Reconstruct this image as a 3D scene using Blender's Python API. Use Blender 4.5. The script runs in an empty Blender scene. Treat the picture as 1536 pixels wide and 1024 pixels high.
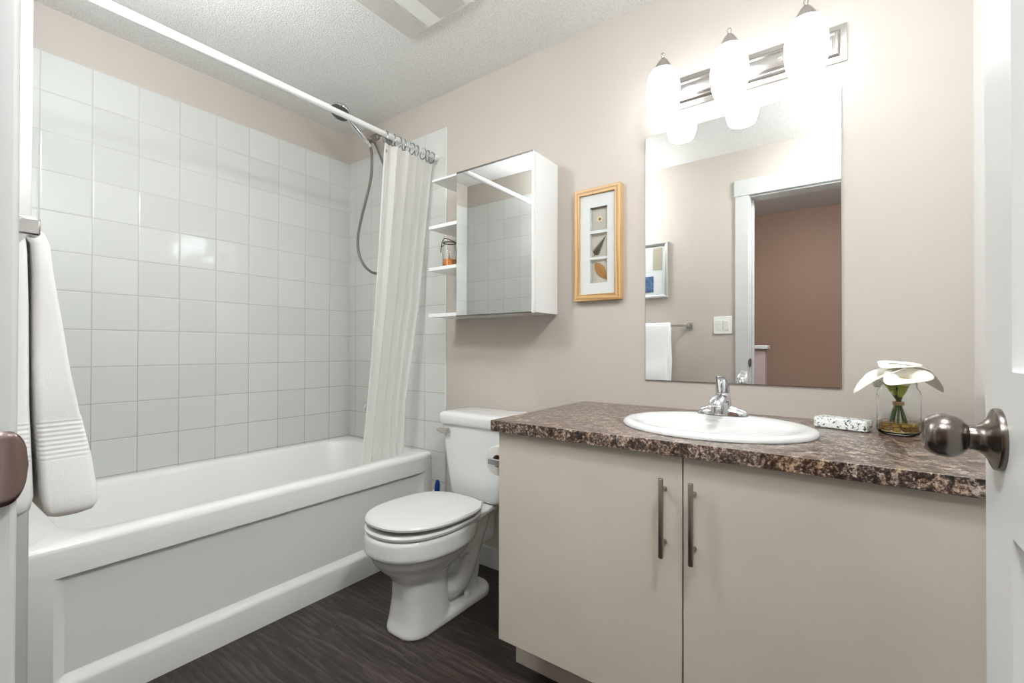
import bpy, bmesh, math, random
from mathutils import Vector, Matrix
random.seed(7)
C = bpy.context.scene.collection
scene = bpy.context.scene
PI = math.pi

# ------------------------------------------------------------------ camera, exposure, light
F_PX = 686.75
cam_d = bpy.data.cameras.new('camera')
cam_d.sensor_width = 36.0
cam_d.lens = 36.0 * F_PX / 1536.0
cam_d.shift_y = 5.73 / 1536.0
cam_d.clip_start = 0.02
cam = bpy.data.objects.new('camera', cam_d)
C.objects.link(cam)
_yaw, _pit, _rol = -0.6285, 0.0061, 0.0023
_fw = Vector((math.sin(_yaw)*math.cos(_pit), math.cos(_yaw)*math.cos(_pit), math.sin(_pit)))
_rt = Vector((math.cos(_yaw), -math.sin(_yaw), 0))
_up = _rt.cross(_fw)
_r2 = math.cos(_rol)*_rt + math.sin(_rol)*_up
_u2 = -math.sin(_rol)*_rt + math.cos(_rol)*_up
_m = Matrix((_r2, _u2, -_fw)).transposed().to_4x4()
_m.translation = Vector((2.492, -1.7062, 1.0386))
cam.matrix_world = _m
scene.camera = cam

scene.view_settings.view_transform = 'Standard'
scene.view_settings.look = 'None'
scene.view_settings.exposure = 0.25
scene.view_settings.gamma = 1.0
scene.view_settings.use_curve_mapping = False

w = bpy.data.worlds.new('world')
scene.world = w
w.use_nodes = True
w.node_tree.nodes['Background'].inputs[0].default_value = (1.0, 0.97, 0.93, 1)
w.node_tree.nodes['Background'].inputs[1].default_value = 0.3

SHADE_EMIT = 6.5       # the three frosted vanity shades
FILL_EMIT = 128.0       # added fill lamp above the door, out of view
FILL_EMIT_DIM = 47.0  # weaker added fill lamp by the tub end
HALL_EMIT = 50.0        # hallway ceiling lamp


# ------------------------------------------------------------------ materials
def mat(name, col, rough=0.5, metal=0.0, **kw):
    m = bpy.data.materials.new(name)
    m.use_nodes = True
    b = m.node_tree.nodes['Principled BSDF']
    b.inputs['Base Color'].default_value = (*col, 1)
    b.inputs['Roughness'].default_value = rough
    b.inputs['Metallic'].default_value = metal
    for k, v in kw.items():
        b.inputs[k].default_value = v
    return m


def s2l(r, g, b):
    f = lambda c: (c/255/12.92 if c/255 <= 0.04045 else ((c/255+0.055)/1.055)**2.4)
    return (f(r), f(g), f(b))


def N(m, typ, **kw):
    n = m.node_tree.nodes.new(typ)
    for k, v in kw.items():
        if k in n.inputs.keys() if hasattr(n.inputs, 'keys') else False:
            n.inputs[k].default_value = v
        else:
            setattr(n, k, v)
    return n


def L(m, a, b):
    m.node_tree.links.new(a, b)


def bsdf(m):
    return m.node_tree.nodes['Principled BSDF']


def coords(m, scale=(1, 1, 1), loc=(0, 0, 0)):
    g = N(m, 'ShaderNodeNewGeometry')
    mp = N(m, 'ShaderNodeMapping')
    mp.inputs['Scale'].default_value = scale
    mp.inputs['Location'].default_value = loc
    L(m, g.outputs['Position'], mp.inputs['Vector'])
    return mp.outputs['Vector']


def noise(m, vec, scale, detail=4, rough=0.5, dist=0.0):
    n = N(m, 'ShaderNodeTexNoise')
    n.inputs['Scale'].default_value = scale
    n.inputs['Detail'].default_value = detail
    n.inputs['Roughness'].default_value = rough
    n.inputs['Distortion'].default_value = dist
    L(m, vec, n.inputs['Vector'])
    return n.outputs['Fac']


def ramp(m, fac, stops, interp='LINEAR'):
    r = N(m, 'ShaderNodeValToRGB')
    e = r.color_ramp.elements
    r.color_ramp.interpolation = interp
    while len(e) < len(stops):
        e.new(0.5)
    for i, (p, c) in enumerate(stops):
        e[i].position = p
        e[i].color = (*c, 1)
    L(m, fac, r.inputs['Fac'])
    return r.outputs['Color']


def bump(m, h, strength, dist=0.01):
    b = N(m, 'ShaderNodeBump')
    b.inputs['Strength'].default_value = strength
    b.inputs['Distance'].default_value = dist
    L(m, h, b.inputs['Height'])
    L(m, b.outputs['Normal'], bsdf(m).inputs['Normal'])
    return b


def math_node(m, op, a, b=None, c=None):
    n = N(m, 'ShaderNodeMath')
    n.operation = op
    for i, v in enumerate((a, b, c)):
        if v is None:
            continue
        if isinstance(v, (int, float)):
            n.inputs[i].default_value = v
        else:
            L(m, v, n.inputs[i])
    return n.outputs[0]


def mixrgb(m, fac, a, b, blend='MIX'):
    n = N(m, 'ShaderNodeMix')
    n.data_type = 'RGBA'
    n.blend_type = blend
    if isinstance(fac, (int, float)):
        n.inputs[0].default_value = fac
    else:
        L(m, fac, n.inputs[0])
    for sock, v in ((n.inputs[6], a), (n.inputs[7], b)):
        if isinstance(v, tuple):
            sock.default_value = (*v, 1)
        else:
            L(m, v, sock)
    return n.outputs[2]


def paint(name, col, rough=0.6, b=0.05):
    m = mat(name, col, rough)
    v = coords(m)
    bump(m, noise(m, v, 220, 3), b, 0.004)
    return m


M = {}
M['wall'] = paint('wall_paint', s2l(195, 186, 177), 0.55, 0.08)
M['white_wall'] = paint('white_wall_paint', s2l(244, 243, 240), 0.5, 0.05)
M['hall_brown'] = paint('hall_paint', s2l(164, 131, 113), 0.6)
M['half_wall'] = paint('half_wall_paint', s2l(190, 170, 165), 0.6)
M['trim'] = mat('trim_paint', s2l(205, 205, 202), 0.35)
M['door'] = mat('door_paint', s2l(238, 238, 236), 0.35)

# popcorn ceiling
m = M['ceiling'] = mat('popcorn_ceiling', s2l(226, 224, 220), 0.9)
v = coords(m)
vo = N(m, 'ShaderNodeTexVoronoi'); vo.inputs['Scale'].default_value = 190
L(m, v, vo.inputs['Vector'])
h = math_node(m, 'ADD', math_node(m, 'MULTIPLY', noise(m, v, 170, 5, 0.6), 1.3),
              math_node(m, 'MULTIPLY', vo.outputs['Distance'], -0.7))
bump(m, h, 0.42, 0.009)
sp = ramp(m, noise(m, v, 150, 3, 0.6), [(0.35, s2l(226, 224, 220)), (0.6, s2l(242, 241, 238))])
L(m, sp, bsdf(m).inputs['Base Color'])


def tile_mat(name, axis, off):
    """glazed white 6-inch tile with grout; axis = horizontal world axis of the wall"""
    T = 0.1524
    m = mat(name, s2l(222, 223, 220), 0.08)
    g = N(m, 'ShaderNodeNewGeometry')
    sx = N(m, 'ShaderNodeSeparateXYZ')
    L(m, g.outputs['Position'], sx.inputs[0])
    def line(val, o, tag):
        p = math_node(m, 'DIVIDE', math_node(m, 'ADD', val, o), T)
        fr = math_node(m, 'FRACT', p)
        d = math_node(m, 'MULTIPLY', math_node(m, 'SUBTRACT', 0.5, math_node(m, 'ABSOLUTE', math_node(m, 'SUBTRACT', fr, 0.5))), T)
        return d, math_node(m, 'FLOOR', p)
    dh, ih = line(sx.outputs[axis], off + 10*T, 'h')
    dv, iv = line(sx.outputs[2], -0.5003 + 10*T, 'v')
    d = math_node(m, 'MINIMUM', dh, dv)
    mr = N(m, 'ShaderNodeMapRange'); mr.interpolation_type = 'SMOOTHSTEP'
    mr.inputs['From Min'].default_value = 0.0009
    mr.inputs['From Max'].default_value = 0.0019
    L(m, d, mr.inputs['Value'])
    # grout a bit dirtier low down (soap scum near the tub)
    zf = N(m, 'ShaderNodeMapRange')
    zf.inputs['From Min'].default_value = 0.5; zf.inputs['From Max'].default_value = 1.7
    L(m, sx.outputs[2], zf.inputs['Value'])
    grout = mixrgb(m, zf.outputs[0], s2l(158, 152, 142), s2l(190, 188, 182))
    cell = N(m, 'ShaderNodeCombineXYZ')
    L(m, ih, cell.inputs[0]); L(m, iv, cell.inputs[1])
    wn = N(m, 'ShaderNodeTexWhiteNoise'); wn.noise_dimensions = '2D'
    L(m, cell.outputs[0], wn.inputs['Vector'])
    tcol = mixrgb(m, wn.outputs['Value'], s2l(207, 208, 204), s2l(213, 214, 210))
    L(m, mixrgb(m, mr.outputs[0], grout, tcol), bsdf(m).inputs['Base Color'])
    rr = N(m, 'ShaderNodeMapRange')
    rr.inputs['To Min'].default_value = 0.7; rr.inputs['To Max'].default_value = 0.07
    L(m, mr.outputs[0], rr.inputs['Value'])
    L(m, rr.outputs[0], bsdf(m).inputs['Roughness'])
    # pillow edge + faint waviness + tiny tilt per tile
    ed = N(m, 'ShaderNodeMapRange'); ed.interpolation_type = 'SMOOTHSTEP'
    ed.inputs['From Min'].default_value = 0.0; ed.inputs['From Max'].default_value = 0.006
    L(m, d, ed.inputs['Value'])
    wav = noise(m, g.outputs['Position'], 9, 2, 0.4)
    hh = math_node(m, 'ADD', ed.outputs[0], math_node(m, 'MULTIPLY', wav, 0.9))
    bump(m, hh, 0.35, 0.002)
    return m


M['tile_left'] = tile_mat('glazed_tile_side', 1, 0.1377)
M['tile_back'] = tile_mat('glazed_tile_back', 0, -0.8333)
M['tile_edge'] = mat('tile_edge', s2l(236, 235, 230), 0.2)

# dark wood-look vinyl planks running along x
m = M['floor'] = mat('wood_vinyl', (0.05, 0.04, 0.035), 0.42)
g = N(m, 'ShaderNodeNewGeometry')
sx = N(m, 'ShaderNodeSeparateXYZ'); L(m, g.outputs['Position'], sx.inputs[0])
PW = 0.178
py = math_node(m, 'DIVIDE', math_node(m, 'ADD', sx.outputs[1], 0.866 + 20*PW), PW)
row = math_node(m, 'FLOOR', py)
shift = math_node(m, 'MULTIPLY', math_node(m, 'FRACT', math_node(m, 'MULTIPLY', row, 0.377)), 1.2)
px = math_node(m, 'DIVIDE', math_node(m, 'ADD', math_node(m, 'ADD', sx.outputs[0], shift), 20.0), 1.2)
colid = math_node(m, 'FLOOR', px)
cc = N(m, 'ShaderNodeCombineXYZ'); L(m, row, cc.inputs[0]); L(m, colid, cc.inputs[1])
wn = N(m, 'ShaderNodeTexWhiteNoise'); wn.noise_dimensions = '2D'; L(m, cc.outputs[0], wn.inputs['Vector'])
vadd = N(m, 'ShaderNodeVectorMath'); vadd.operation = 'MULTIPLY_ADD'
L(m, wn.outputs['Color'], vadd.inputs[0]); vadd.inputs[1].default_value = (7, 7, 7); L(m, g.outputs['Position'], vadd.inputs[2])
mp = N(m, 'ShaderNodeMapping'); mp.inputs['Scale'].default_value = (1.3, 9.0, 1)
L(m, vadd.outputs[0], mp.inputs['Vector'])
grain1 = noise(m, mp.outputs['Vector'], 2.6, 6, 0.62, 1.6)
mp2 = N(m, 'ShaderNodeMapping'); mp2.inputs['Scale'].default_value = (6, 90, 1)
L(m, vadd.outputs[0], mp2.inputs['Vector'])
grain2 = noise(m, mp2.outputs['Vector'], 2.0, 4, 0.6, 0.6)
wave = N(m, 'ShaderNodeTexWave'); wave.bands_direction = 'Y'; wave.wave_profile = 'SAW'
wave.inputs['Scale'].default_value = 3.2; wave.inputs['Distortion'].default_value = 7.0
wave.inputs['Detail'].default_value = 3; wave.inputs['Detail Scale'].default_value = 1.2
mp3 = N(m, 'ShaderNodeMapping'); mp3.inputs['Scale'].default_value = (1.1, 4.0, 1)
L(m, vadd.outputs[0], mp3.inputs['Vector']); L(m, mp3.outputs['Vector'], wave.inputs['Vector'])
gsum = math_node(m, 'ADD', math_node(m, 'MULTIPLY', grain1, 0.6),
                 math_node(m, 'ADD', math_node(m, 'MULTIPLY', grain2, 0.28), math_node(m, 'MULTIPLY', wave.outputs['Fac'], 0.14)))
wood = ramp(m, gsum, [(0.32, s2l(26, 20, 17)), (0.5, s2l(48, 39, 35)), (0.66, s2l(82, 71, 66))])
tone = mixrgb(m, 1.0, wood, ramp(m, wn.outputs['Value'], [(0, (0.72, 0.7, 0.68)), (1, (1.2, 1.18, 1.17))]), 'MULTIPLY')
fy = math_node(m, 'FRACT', py)
dy = math_node(m, 'MULTIPLY', math_node(m, 'SUBTRACT', 0.5, math_node(m, 'ABSOLUTE', math_node(m, 'SUBTRACT', fy, 0.5))), PW)
fx = math_node(m, 'FRACT', px)
dx = math_node(m, 'MULTIPLY', math_node(m, 'SUBTRACT', 0.5, math_node(m, 'ABSOLUTE', math_node(m, 'SUBTRACT', fx, 0.5))), 1.2)
seam = math_node(m, 'LESS_THAN', math_node(m, 'MINIMUM', dx, dy), 0.0011)
L(m, mixrgb(m, seam, tone, s2l(28, 22, 19)), bsdf(m).inputs['Base Color'])
L(m, ramp(m, grain2, [(0.3, (0.38,)*3), (0.7, (0.55,)*3)]), bsdf(m).inputs['Roughness'])
bump(m, math_node(m, 'SUBTRACT', grain2, math_node(m, 'MULTIPLY', seam, 2.0)), 0.25, 0.002)

# speckled brown laminate
m = M['laminate'] = mat('speckled_laminate', (0.2, 0.15, 0.12), 0.3, **{'Coat Weight': 0.6, 'Coat Roughness': 0.35, 'Coat IOR': 1.6})
v = coords(m, (1.0, 1.0, 1.0))
n1 = noise(m, v, 38, 6, 0.75, 1.0)
n2 = noise(m, v, 170, 4, 0.75, 0.4)
n3 = noise(m, coords(m, (1, 1, 1), (3.1, 1.7, 0.4)), 16, 4, 0.6, 0.5)
mixv = math_node(m, 'ADD', math_node(m, 'MULTIPLY', n1, 0.5), math_node(m, 'MULTIPLY', n2, 0.5))
c1 = ramp(m, mixv, [(0.425, s2l(26, 18, 16)), (0.485, s2l(66, 50, 43)), (0.53, s2l(142, 122, 110)), (0.585, s2l(218, 201, 187))])
c2 = ramp(m, n3, [(0.42, (0.9, 0.9, 0.9)), (0.62, s2l(226, 204, 166))])
L(m, mixrgb(m, 0.8, c1, c2, 'MULTIPLY'), bsdf(m).inputs['Base Color'])
bump(m, n2, 0.06, 0.001)

M['porcelain'] = mat('white_porcelain', s2l(228, 228, 226), 0.1)
M['seat_plastic'] = mat('seat_plastic', s2l(222, 222, 220), 0.22)
M['acrylic'] = mat('tub_acrylic', s2l(242, 242, 239), 0.2)
M['cabinet'] = mat('cabinet_laminate', s2l(212, 203, 190), 0.4)
m = M['cabinet']
v = coords(m)
L(m, ramp(m, noise(m, v, 5, 4), [(0.3, s2l(200, 191, 178)), (0.7, s2l(206, 197, 184))]), bsdf(m).inputs['Base Color'])
M['white_lacquer'] = mat('white_lacquer', s2l(240, 240, 238), 0.15)
M['mirror'] = mat('mirror_silver', (0.9, 0.91, 0.9), 0.0, 1.0)
M['mirror_edge'] = mat('mirror_edge', s2l(120, 118, 112), 0.25, 0.6)
M['chrome'] = mat('chrome', (0.70, 0.71, 0.73), 0.07, 1.0)
M['dark_chrome'] = mat('dark_chrome', (0.34, 0.34, 0.35), 0.15, 1.0)
M['nickel'] = mat('brushed_nickel', s2l(196, 192, 188), 0.26, 1.0)
M['dark_nickel'] = mat('dark_brushed_nickel', s2l(156, 148, 141), 0.3, 1.0)
M['knob_metal'] = mat('antique_nickel', s2l(128, 120, 114), 0.24, 1.0)
M['strike_metal'] = mat('aged_bronze', s2l(158, 138, 136), 0.3, 1.0)
M['hose'] = mat('metal_hose', s2l(150, 146, 140), 0.3, 1.0)
m = M['hose']
v = coords(m)
wv = N(m, 'ShaderNodeTexWave'); wv.bands_direction = 'Z'; wv.inputs['Scale'].default_value = 120
L(m, v, wv.inputs['Vector']); bump(m, wv.outputs['Fac'], 0.5, 0.002)
M['black'] = mat('black_rubber', s2l(30, 29, 28), 0.5)
M['grey_plastic'] = mat('nozzle_grey', s2l(84, 84, 84), 0.45)
M['vent_shadow'] = mat('vent_interior', s2l(118, 114, 110), 0.6)
M['vent_grille'] = mat('vent_grille', s2l(214, 210, 206), 0.5)
M['white_plastic'] = mat('white_plastic', s2l(235, 234, 230), 0.3)
M['rod'] = mat('white_rod', s2l(238, 237, 235), 0.25)
m = M['curtain'] = mat('cream_curtain', s2l(250, 248, 245), 0.75)
tr = N(m, 'ShaderNodeBsdfTranslucent'); tr.inputs['Color'].default_value = (*s2l(252, 250, 246), 1)
ms = N(m, 'ShaderNodeMixShader'); ms.inputs[0].default_value = 0.55
out = m.node_tree.nodes['Material Output']
L(m, bsdf(m).outputs[0], ms.inputs[1]); L(m, tr.outputs[0], ms.inputs[2]); L(m, ms.outputs[0], out.inputs['Surface'])
m = M['towel'] = mat('terry_towel', s2l(249, 248, 245), 0.95)
v = coords(m)
g2 = N(m, 'ShaderNodeSeparateXYZ'); L(m, v, g2.inputs[0])
z = g2.outputs[2]
inband = math_node(m, 'MULTIPLY', math_node(m, 'GREATER_THAN', z, 0.862), math_node(m, 'LESS_THAN', z, 0.925))
ribs = math_node(m, 'MULTIPLY', math_node(m, 'SINE', math_node(m, 'MULTIPLY', z, 900.0)), inband)
hem = math_node(m, 'MULTIPLY', math_node(m, 'LESS_THAN', math_node(m, 'ABSOLUTE', math_node(m, 'SUBTRACT', z, 0.795)), 0.002), -1.0)
fl = math_node(m, 'MULTIPLY', noise(m, v, 700, 3, 0.6), math_node(m, 'SUBTRACT', 1.3, inband))
bump(m, math_node(m, 'ADD', math_node(m, 'ADD', fl, hem), math_node(m, 'MULTIPLY', ribs, 0.7)), 0.3, 0.002)
for oak_name, oak_sc in (('oak', (16, 16, 2.0)), ('oak_rail', (2.0, 16, 16))):
  m = M[oak_name] = mat('light_' + oak_name, s2l(206, 160, 96), 0.4)
  v = coords(m, oak_sc)
  wv = N(m, 'ShaderNodeTexWave'); wv.bands_direction = 'X' if oak_name == 'oak' else 'Z'; wv.inputs['Scale'].default_value = 1.3
  wv.inputs['Distortion'].default_value = 9; wv.inputs['Detail'].default_value = 3; wv.inputs['Detail Scale'].default_value = 0.6
  L(m, v, wv.inputs['Vector'])
  L(m, ramp(m, wv.outputs['Fac'], [(0.0, s2l(156, 114, 64)), (0.35, s2l(188, 148, 92)), (1.0, s2l(204, 168, 114))]), bsdf(m).inputs['Base Color'])
M['mat_board'] = mat('mat_board', s2l(212, 214, 212), 0.8)
m = M['linen'] = mat('linen_backing', s2l(205, 200, 186), 0.9)
v = coords(m, (1, 1, 1))
L(m, ramp(m, noise(m, v, 900, 2), [(0.35, s2l(170, 165, 152)), (0.65, s2l(196, 192, 181))]), bsdf(m).inputs['Base Color'])
M['petal_white'] = mat('dried_petal', s2l(206, 200, 178), 0.7)
M['petal_heart'] = mat('dried_heart', s2l(140, 110, 40), 0.7)
M['fern'] = mat('dried_fern', s2l(70, 58, 46), 0.7)
M['leaf_brown'] = mat('dried_leaf', s2l(150, 108, 48), 0.6)
M['silver_frame'] = mat('silver_frame', s2l(190, 188, 184), 0.35, 0.7)
M['print_beige'] = mat('print_beige', s2l(168, 160, 140), 0.8)
m = M['print_blue'] = mat('print_blue', s2l(84, 118, 164), 0.8)
v = coords(m)
L(m, ramp(m, noise(m, v, 40, 4), [(0.35, s2l(52, 80, 124)), (0.65, s2l(98, 124, 158))]), bsdf(m).inputs['Base Color'])
M['paper'] = mat('tissue_paper', s2l(240, 239, 236), 0.95)
M['cardboard'] = mat('cardboard', s2l(170, 135, 100), 0.9)
M['blue_plastic'] = mat('blue_plastic', s2l(24, 62, 140), 0.3)
M['orange_wax'] = mat('orange_wax', s2l(244, 146, 40), 0.5)
M['shell'] = mat('pale_shell', s2l(220, 206, 188), 0.5)
M['wire'] = mat('twisted_wire', s2l(92, 74, 56), 0.5, 0.4)
M['twine'] = mat('raffia_twine', s2l(206, 166, 128), 0.85)
m = M['glass'] = mat('clear_glass', (0.97, 0.985, 0.975), 0.0)
bsdf(m).inputs['Transmission Weight'].default_value = 1.0
bsdf(m).inputs['IOR'].default_value = 1.45
m = M['water'] = mat('golden_water', s2l(240, 222, 160), 0.0)
bsdf(m).inputs['Transmission Weight'].default_value = 1.0
bsdf(m).inputs['IOR'].default_value = 1.2
m = M['pebble'] = mat('amber_pebble', s2l(170, 128, 48), 0.25)
oi = N(m, 'ShaderNodeObjectInfo')
L(m, ramp(m, oi.outputs['Random'], [(0, s2l(176, 132, 50)), (0.5, s2l(214, 174, 86)), (1, s2l(236, 206, 130))]), bsdf(m).inputs['Base Color'])
m = M['bloom'] = mat('calla_petal', s2l(254, 252, 243), 0.45)
at = N(m, 'ShaderNodeAttribute'); at.attribute_name = 'along'
L(m, ramp(m, at.outputs['Fac'], [(0.1, s2l(206, 204, 96)), (0.36, s2l(246, 232, 160)), (0.62, s2l(254, 251, 240))]), bsdf(m).inputs['Base Color'])
M['spadix'] = mat('calla_spadix', s2l(240, 196, 84), 0.7)
m = M['stem'] = mat('calla_stem', s2l(74, 104, 44), 0.45)
m = M['calyx'] = mat('calla_throat', s2l(176, 186, 60), 0.45)
m = M['marble'] = mat('speckled_marble', s2l(236, 238, 234), 0.3)
v = coords(m)
a = noise(m, v, 80, 5, 0.65, 1.2)
b2 = noise(m, v, 130, 3, 0.6)
blk = math_node(m, 'MULTIPLY', math_node(m, 'GREATER_THAN', a, 0.505), math_node(m, 'GREATER_THAN', b2, 0.525))
gr = math_node(m, 'GREATER_THAN', noise(m, coords(m, loc=(2, 1, 0)), 60, 3), 0.62)
L(m, mixrgb(m, blk, mixrgb(m, gr, s2l(238, 240, 236), s2l(180, 186, 180)), s2l(58, 64, 62)), bsdf(m).inputs['Base Color'])


def emis(name, col, strength):
    m = bpy.data.materials.new(name)
    m.use_nodes = True
    nt = m.node_tree
    nt.nodes.remove(nt.nodes['Principled BSDF'])
    e = nt.nodes.new('ShaderNodeEmission')
    e.inputs[0].default_value = (*col, 1)
    e.inputs[1].default_value = strength
    nt.links.new(e.outputs[0], nt.nodes['Material Output'].inputs['Surface'])
    return m


M['shade_glass'] = emis('lit_frosted_glass', (0.925, 0.975, 1.02), SHADE_EMIT)
M['fill_glass'] = emis('lit_fill_glass', (0.94, 0.985, 1.015), FILL_EMIT)  # glow of the added fill lamp over the door
M['fill_glass_dim'] = emis('lit_fill_glass_dim', (0.94, 0.985, 1.015), FILL_EMIT_DIM)  # glow of the added fill globe near the tub
M['hall_glass'] = emis('lit_hall_glass', (0.94, 0.98, 1.02), HALL_EMIT)

# ------------------------------------------------------------------ mesh helpers
ORG = {}


def thing(name, label, cat, loc, group=None):
    o = bpy.data.objects.new(name, None)
    C.objects.link(o)
    o.location = loc
    o.empty_display_size = 0.05
    o['label'] = label
    o['category'] = cat
    if group:
        o['group'] = group
    ORG[o.name] = Vector(loc)
    return o


def obj(name, bm, material, parent=None, smooth=None, origin=None, bevel=None, seg=2, subsurf=0, solid=None):
    """one mesh object from a bmesh in world coordinates"""
    bmesh.ops.recalc_face_normals(bm, faces=bm.faces[:])
    org = ORG[parent.name] if parent is not None else Vector(origin if origin is not None else (0, 0, 0))
    bmesh.ops.translate(bm, verts=bm.verts[:], vec=-org)
    me = bpy.data.meshes.new(name)
    bm.to_mesh(me)
    bm.free()
    mats = material if isinstance(material, (list, tuple)) else [material]
    for k in mats:
        me.materials.append(k)
    o = bpy.data.objects.new(name, me)
    C.objects.link(o)
    if parent is not None:
        o.parent = parent
    else:
        o.location = org
    ORG[o.name] = org
    if smooth is not None:
        me.polygons.foreach_set('use_smooth', [True]*len(me.polygons))
        if smooth < 179:
            me.set_sharp_from_angle(angle=math.radians(smooth))
    if solid:
        s = o.modifiers.new('solid', 'SOLIDIFY'); s.thickness = solid; s.offset = 0
    if bevel:
        b = o.modifiers.new('bevel', 'BEVEL'); b.width = bevel; b.segments = seg
        b.limit_method = 'ANGLE'; b.angle_limit = math.radians(40)
        if smooth is None:
            me.polygons.foreach_set('use_smooth', [True]*len(me.polygons))
            me.set_sharp_from_angle(angle=math.radians(35))
            b.harden_normals = False
    if subsurf:
        s = o.modifiers.new('sub', 'SUBSURF'); s.levels = subsurf; s.render_levels = subsurf
    return o


def tag(o, label, cat, group=None, kind=None):
    if label: o['label'] = label
    if cat: o['category'] = cat
    if group: o['group'] = group
    if kind: o['kind'] = kind
    return o


def struct(name, bm, material, parent=None, **kw):
    o = obj(name, bm, material, parent, **kw)
    if parent is None:
        o['kind'] = 'structure'
    return o


def B():
    return bmesh.new()


def box(bm, x0, x1, y0, y1, z0, z1):
    vs = [bm.verts.new((x, y, z)) for z in (z0, z1) for y in (y0, y1) for x in (x0, x1)]
    for f in ((0, 1, 3, 2), (4, 6, 7, 5), (0, 4, 5, 1), (2, 3, 7, 6), (0, 2, 6, 4), (1, 5, 7, 3)):
        bm.faces.new([vs[i] for i in f])
    return bm


def rings(bm, rs, cap0=True, cap1=True, closed=True):
    R = [[bm.verts.new(p) for p in r] for r in rs]
    n = len(R[0])
    for a, b in zip(R, R[1:]):
        for i in range(n if closed else n-1):
            j = (i+1) % n
            bm.faces.new((a[i], a[j], b[j], b[i]))
    if cap0: bm.faces.new(R[0][::-1])
    if cap1: bm.faces.new(R[-1])
    return R


def basis(d):
    d = Vector(d).normalized()
    a = Vector((0, 0, 1)) if abs(d.z) < 0.9 else Vector((1, 0, 0))
    u = d.cross(a).normalized()
    return u, d.cross(u).normalized(), d


def lathe(bm, prof, origin, axis=(0, 0, 1), n=32, cap0=False, cap1=False):
    """prof: list of (radius, height along axis)"""
    u, v, d = basis(axis)
    o = Vector(origin)
    rs = []
    for r, hgt in prof:
        r = max(r, 1e-5)
        rs.append([o + d*hgt + (u*math.cos(2*PI*i/n) + v*math.sin(2*PI*i/n))*r for i in range(n)])
    rings(bm, rs, cap0, cap1)
    return bm


def tube(bm, pts, r, n=12, caps=True):
    pts = [Vector(p) for p in pts]
    rad = r if isinstance(r, (list, tuple)) else [r]*len(pts)
    u = None
    rs = []
    for i, p in enumerate(pts):
        d = (pts[min(i+1, len(pts)-1)] - pts[max(i-1, 0)]).normalized()
        if u is None:
            u = basis(d)[0]
        u = (u - d*u.dot(d)).normalized()
        v = d.cross(u)
        rs.append([p + (u*math.cos(2*PI*k/n) + v*math.sin(2*PI*k/n))*rad[i] for k in range(n)])
    rings(bm, rs, caps, caps)
    return bm


def spline(pts, n=8):
    P = [Vector(p) for p in pts]
    P = [2*P[0]-P[1]] + P + [2*P[-1]-P[-2]]
    out = []
    for i in range(1, len(P)-2):
        a, b, c, d = P[i-1], P[i], P[i+1], P[i+2]
        for k in range(n):
            t = k/n
            out.append(0.5*((2*b) + (c-a)*t + (2*a-5*b+4*c-d)*t*t + (3*b-a-3*c+d)*t**3))
    out.append(P[-2])
    return out


def cyl(bm, p0, p1, r, n=20, r1=None):
    return tube(bm, [p0, p1], [r, r if r1 is None else r1], n)


def rrect(x0, x1, y0, y1, r, z, n=6):
    r = min(r, (x1-x0)/2-1e-4, (y1-y0)/2-1e-4)
    out = []
    for cx, cy, a0 in ((x1-r, y1-r, 0), (x0+r, y1-r, PI/2), (x0+r, y0+r, PI), (x1-r, y0+r, 1.5*PI)):
        for k in range(n+1):
            a = a0 + k*PI/2/n
            out.append((cx + r*math.cos(a), cy + r*math.sin(a), z))
    return out


def prism_x(bm, prof, x0, x1):
    """prof: closed list of (y, z) extruded along x"""
    rings(bm, [[(x0, y, z) for y, z in prof], [(x1, y, z) for y, z in prof]])
    return bm


def sphere(bm, c, r, u=16, v=10, sc=(1, 1, 1)):
    mtx = Matrix.Translation(c) @ Matrix.Diagonal((sc[0], sc[1], sc[2], 1))
    bmesh.ops.create_uvsphere(bm, u_segments=u, v_segments=v, radius=r, matrix=mtx)
    return bm


# ------------------------------------------------------------------ room shell
XR, YD, ZC = 2.771, -1.66, 2.3545
struct('floor', box(B(), -0.1, 3.6, -3.5, 0.1, -0.08, 0.0), M['floor'])
struct('ceiling', box(B(), -0.1, 3.6, -3.5, 0.1, ZC, ZC+0.08), M['ceiling'])
wl = struct('wall_left', box(B(), -0.1, 0.0, YD, 0.0, 0, ZC), M['wall'])
struct('tile_panel', box(B(), -0.001, 0.004, -1.4799, -0.0041, 0.49, 2.1767), M['tile_left'], wl)
wb = struct('wall_back', box(B(), -0.1, XR+0.1, 0.0, 0.1, 0, ZC), M['wall'])
struct('tile_panel', box(B(), 0.0, 0.829, -0.006, 0.001, 0.0, 2.1767), M['tile_back'], wb, )
bm = B(); box(bm, 0.829, 0.8365, -0.0065, 0.001, 0.0, 2.1767)
struct('tile_edge_trim', bm, M['tile_edge'], wb, bevel=0.003)
struct('wall_right', box(B(), XR, XR+0.1, -1.78, 0.0, 0, ZC), M['white_wall'])
we = struct('wall_tub_end', box(B(), 0.0, 0.779, YD, -1.488, 0, ZC), M['wall'])
struct('tile_panel', box(B(), 0.005, 0.779, -1.488, -1.4805, 0.49, 2.1767), M['tile_back'], we)
bm = B(); box(bm, 0.7791, 0.787, -1.60, -1.4803, 0.0, ZC-0.001)
struct('corner_trim', bm, M['trim'], we, bevel=0.003)
# wall with the doorway (opening x 1.99 - 2.65)
DX0, DX1, DH = 1.99, 2.652, 2.035
bm = B()
box(bm, -0.1, DX0-0.018, -1.78, YD, 0, ZC)
box(bm, DX1+0.018, XR, -1.78, YD, 0, ZC)
box(bm, DX0-0.018, DX1+0.018, -1.78, YD, DH+0.018, ZC)
struct('wall_front', bm, M['wall'])
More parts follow.
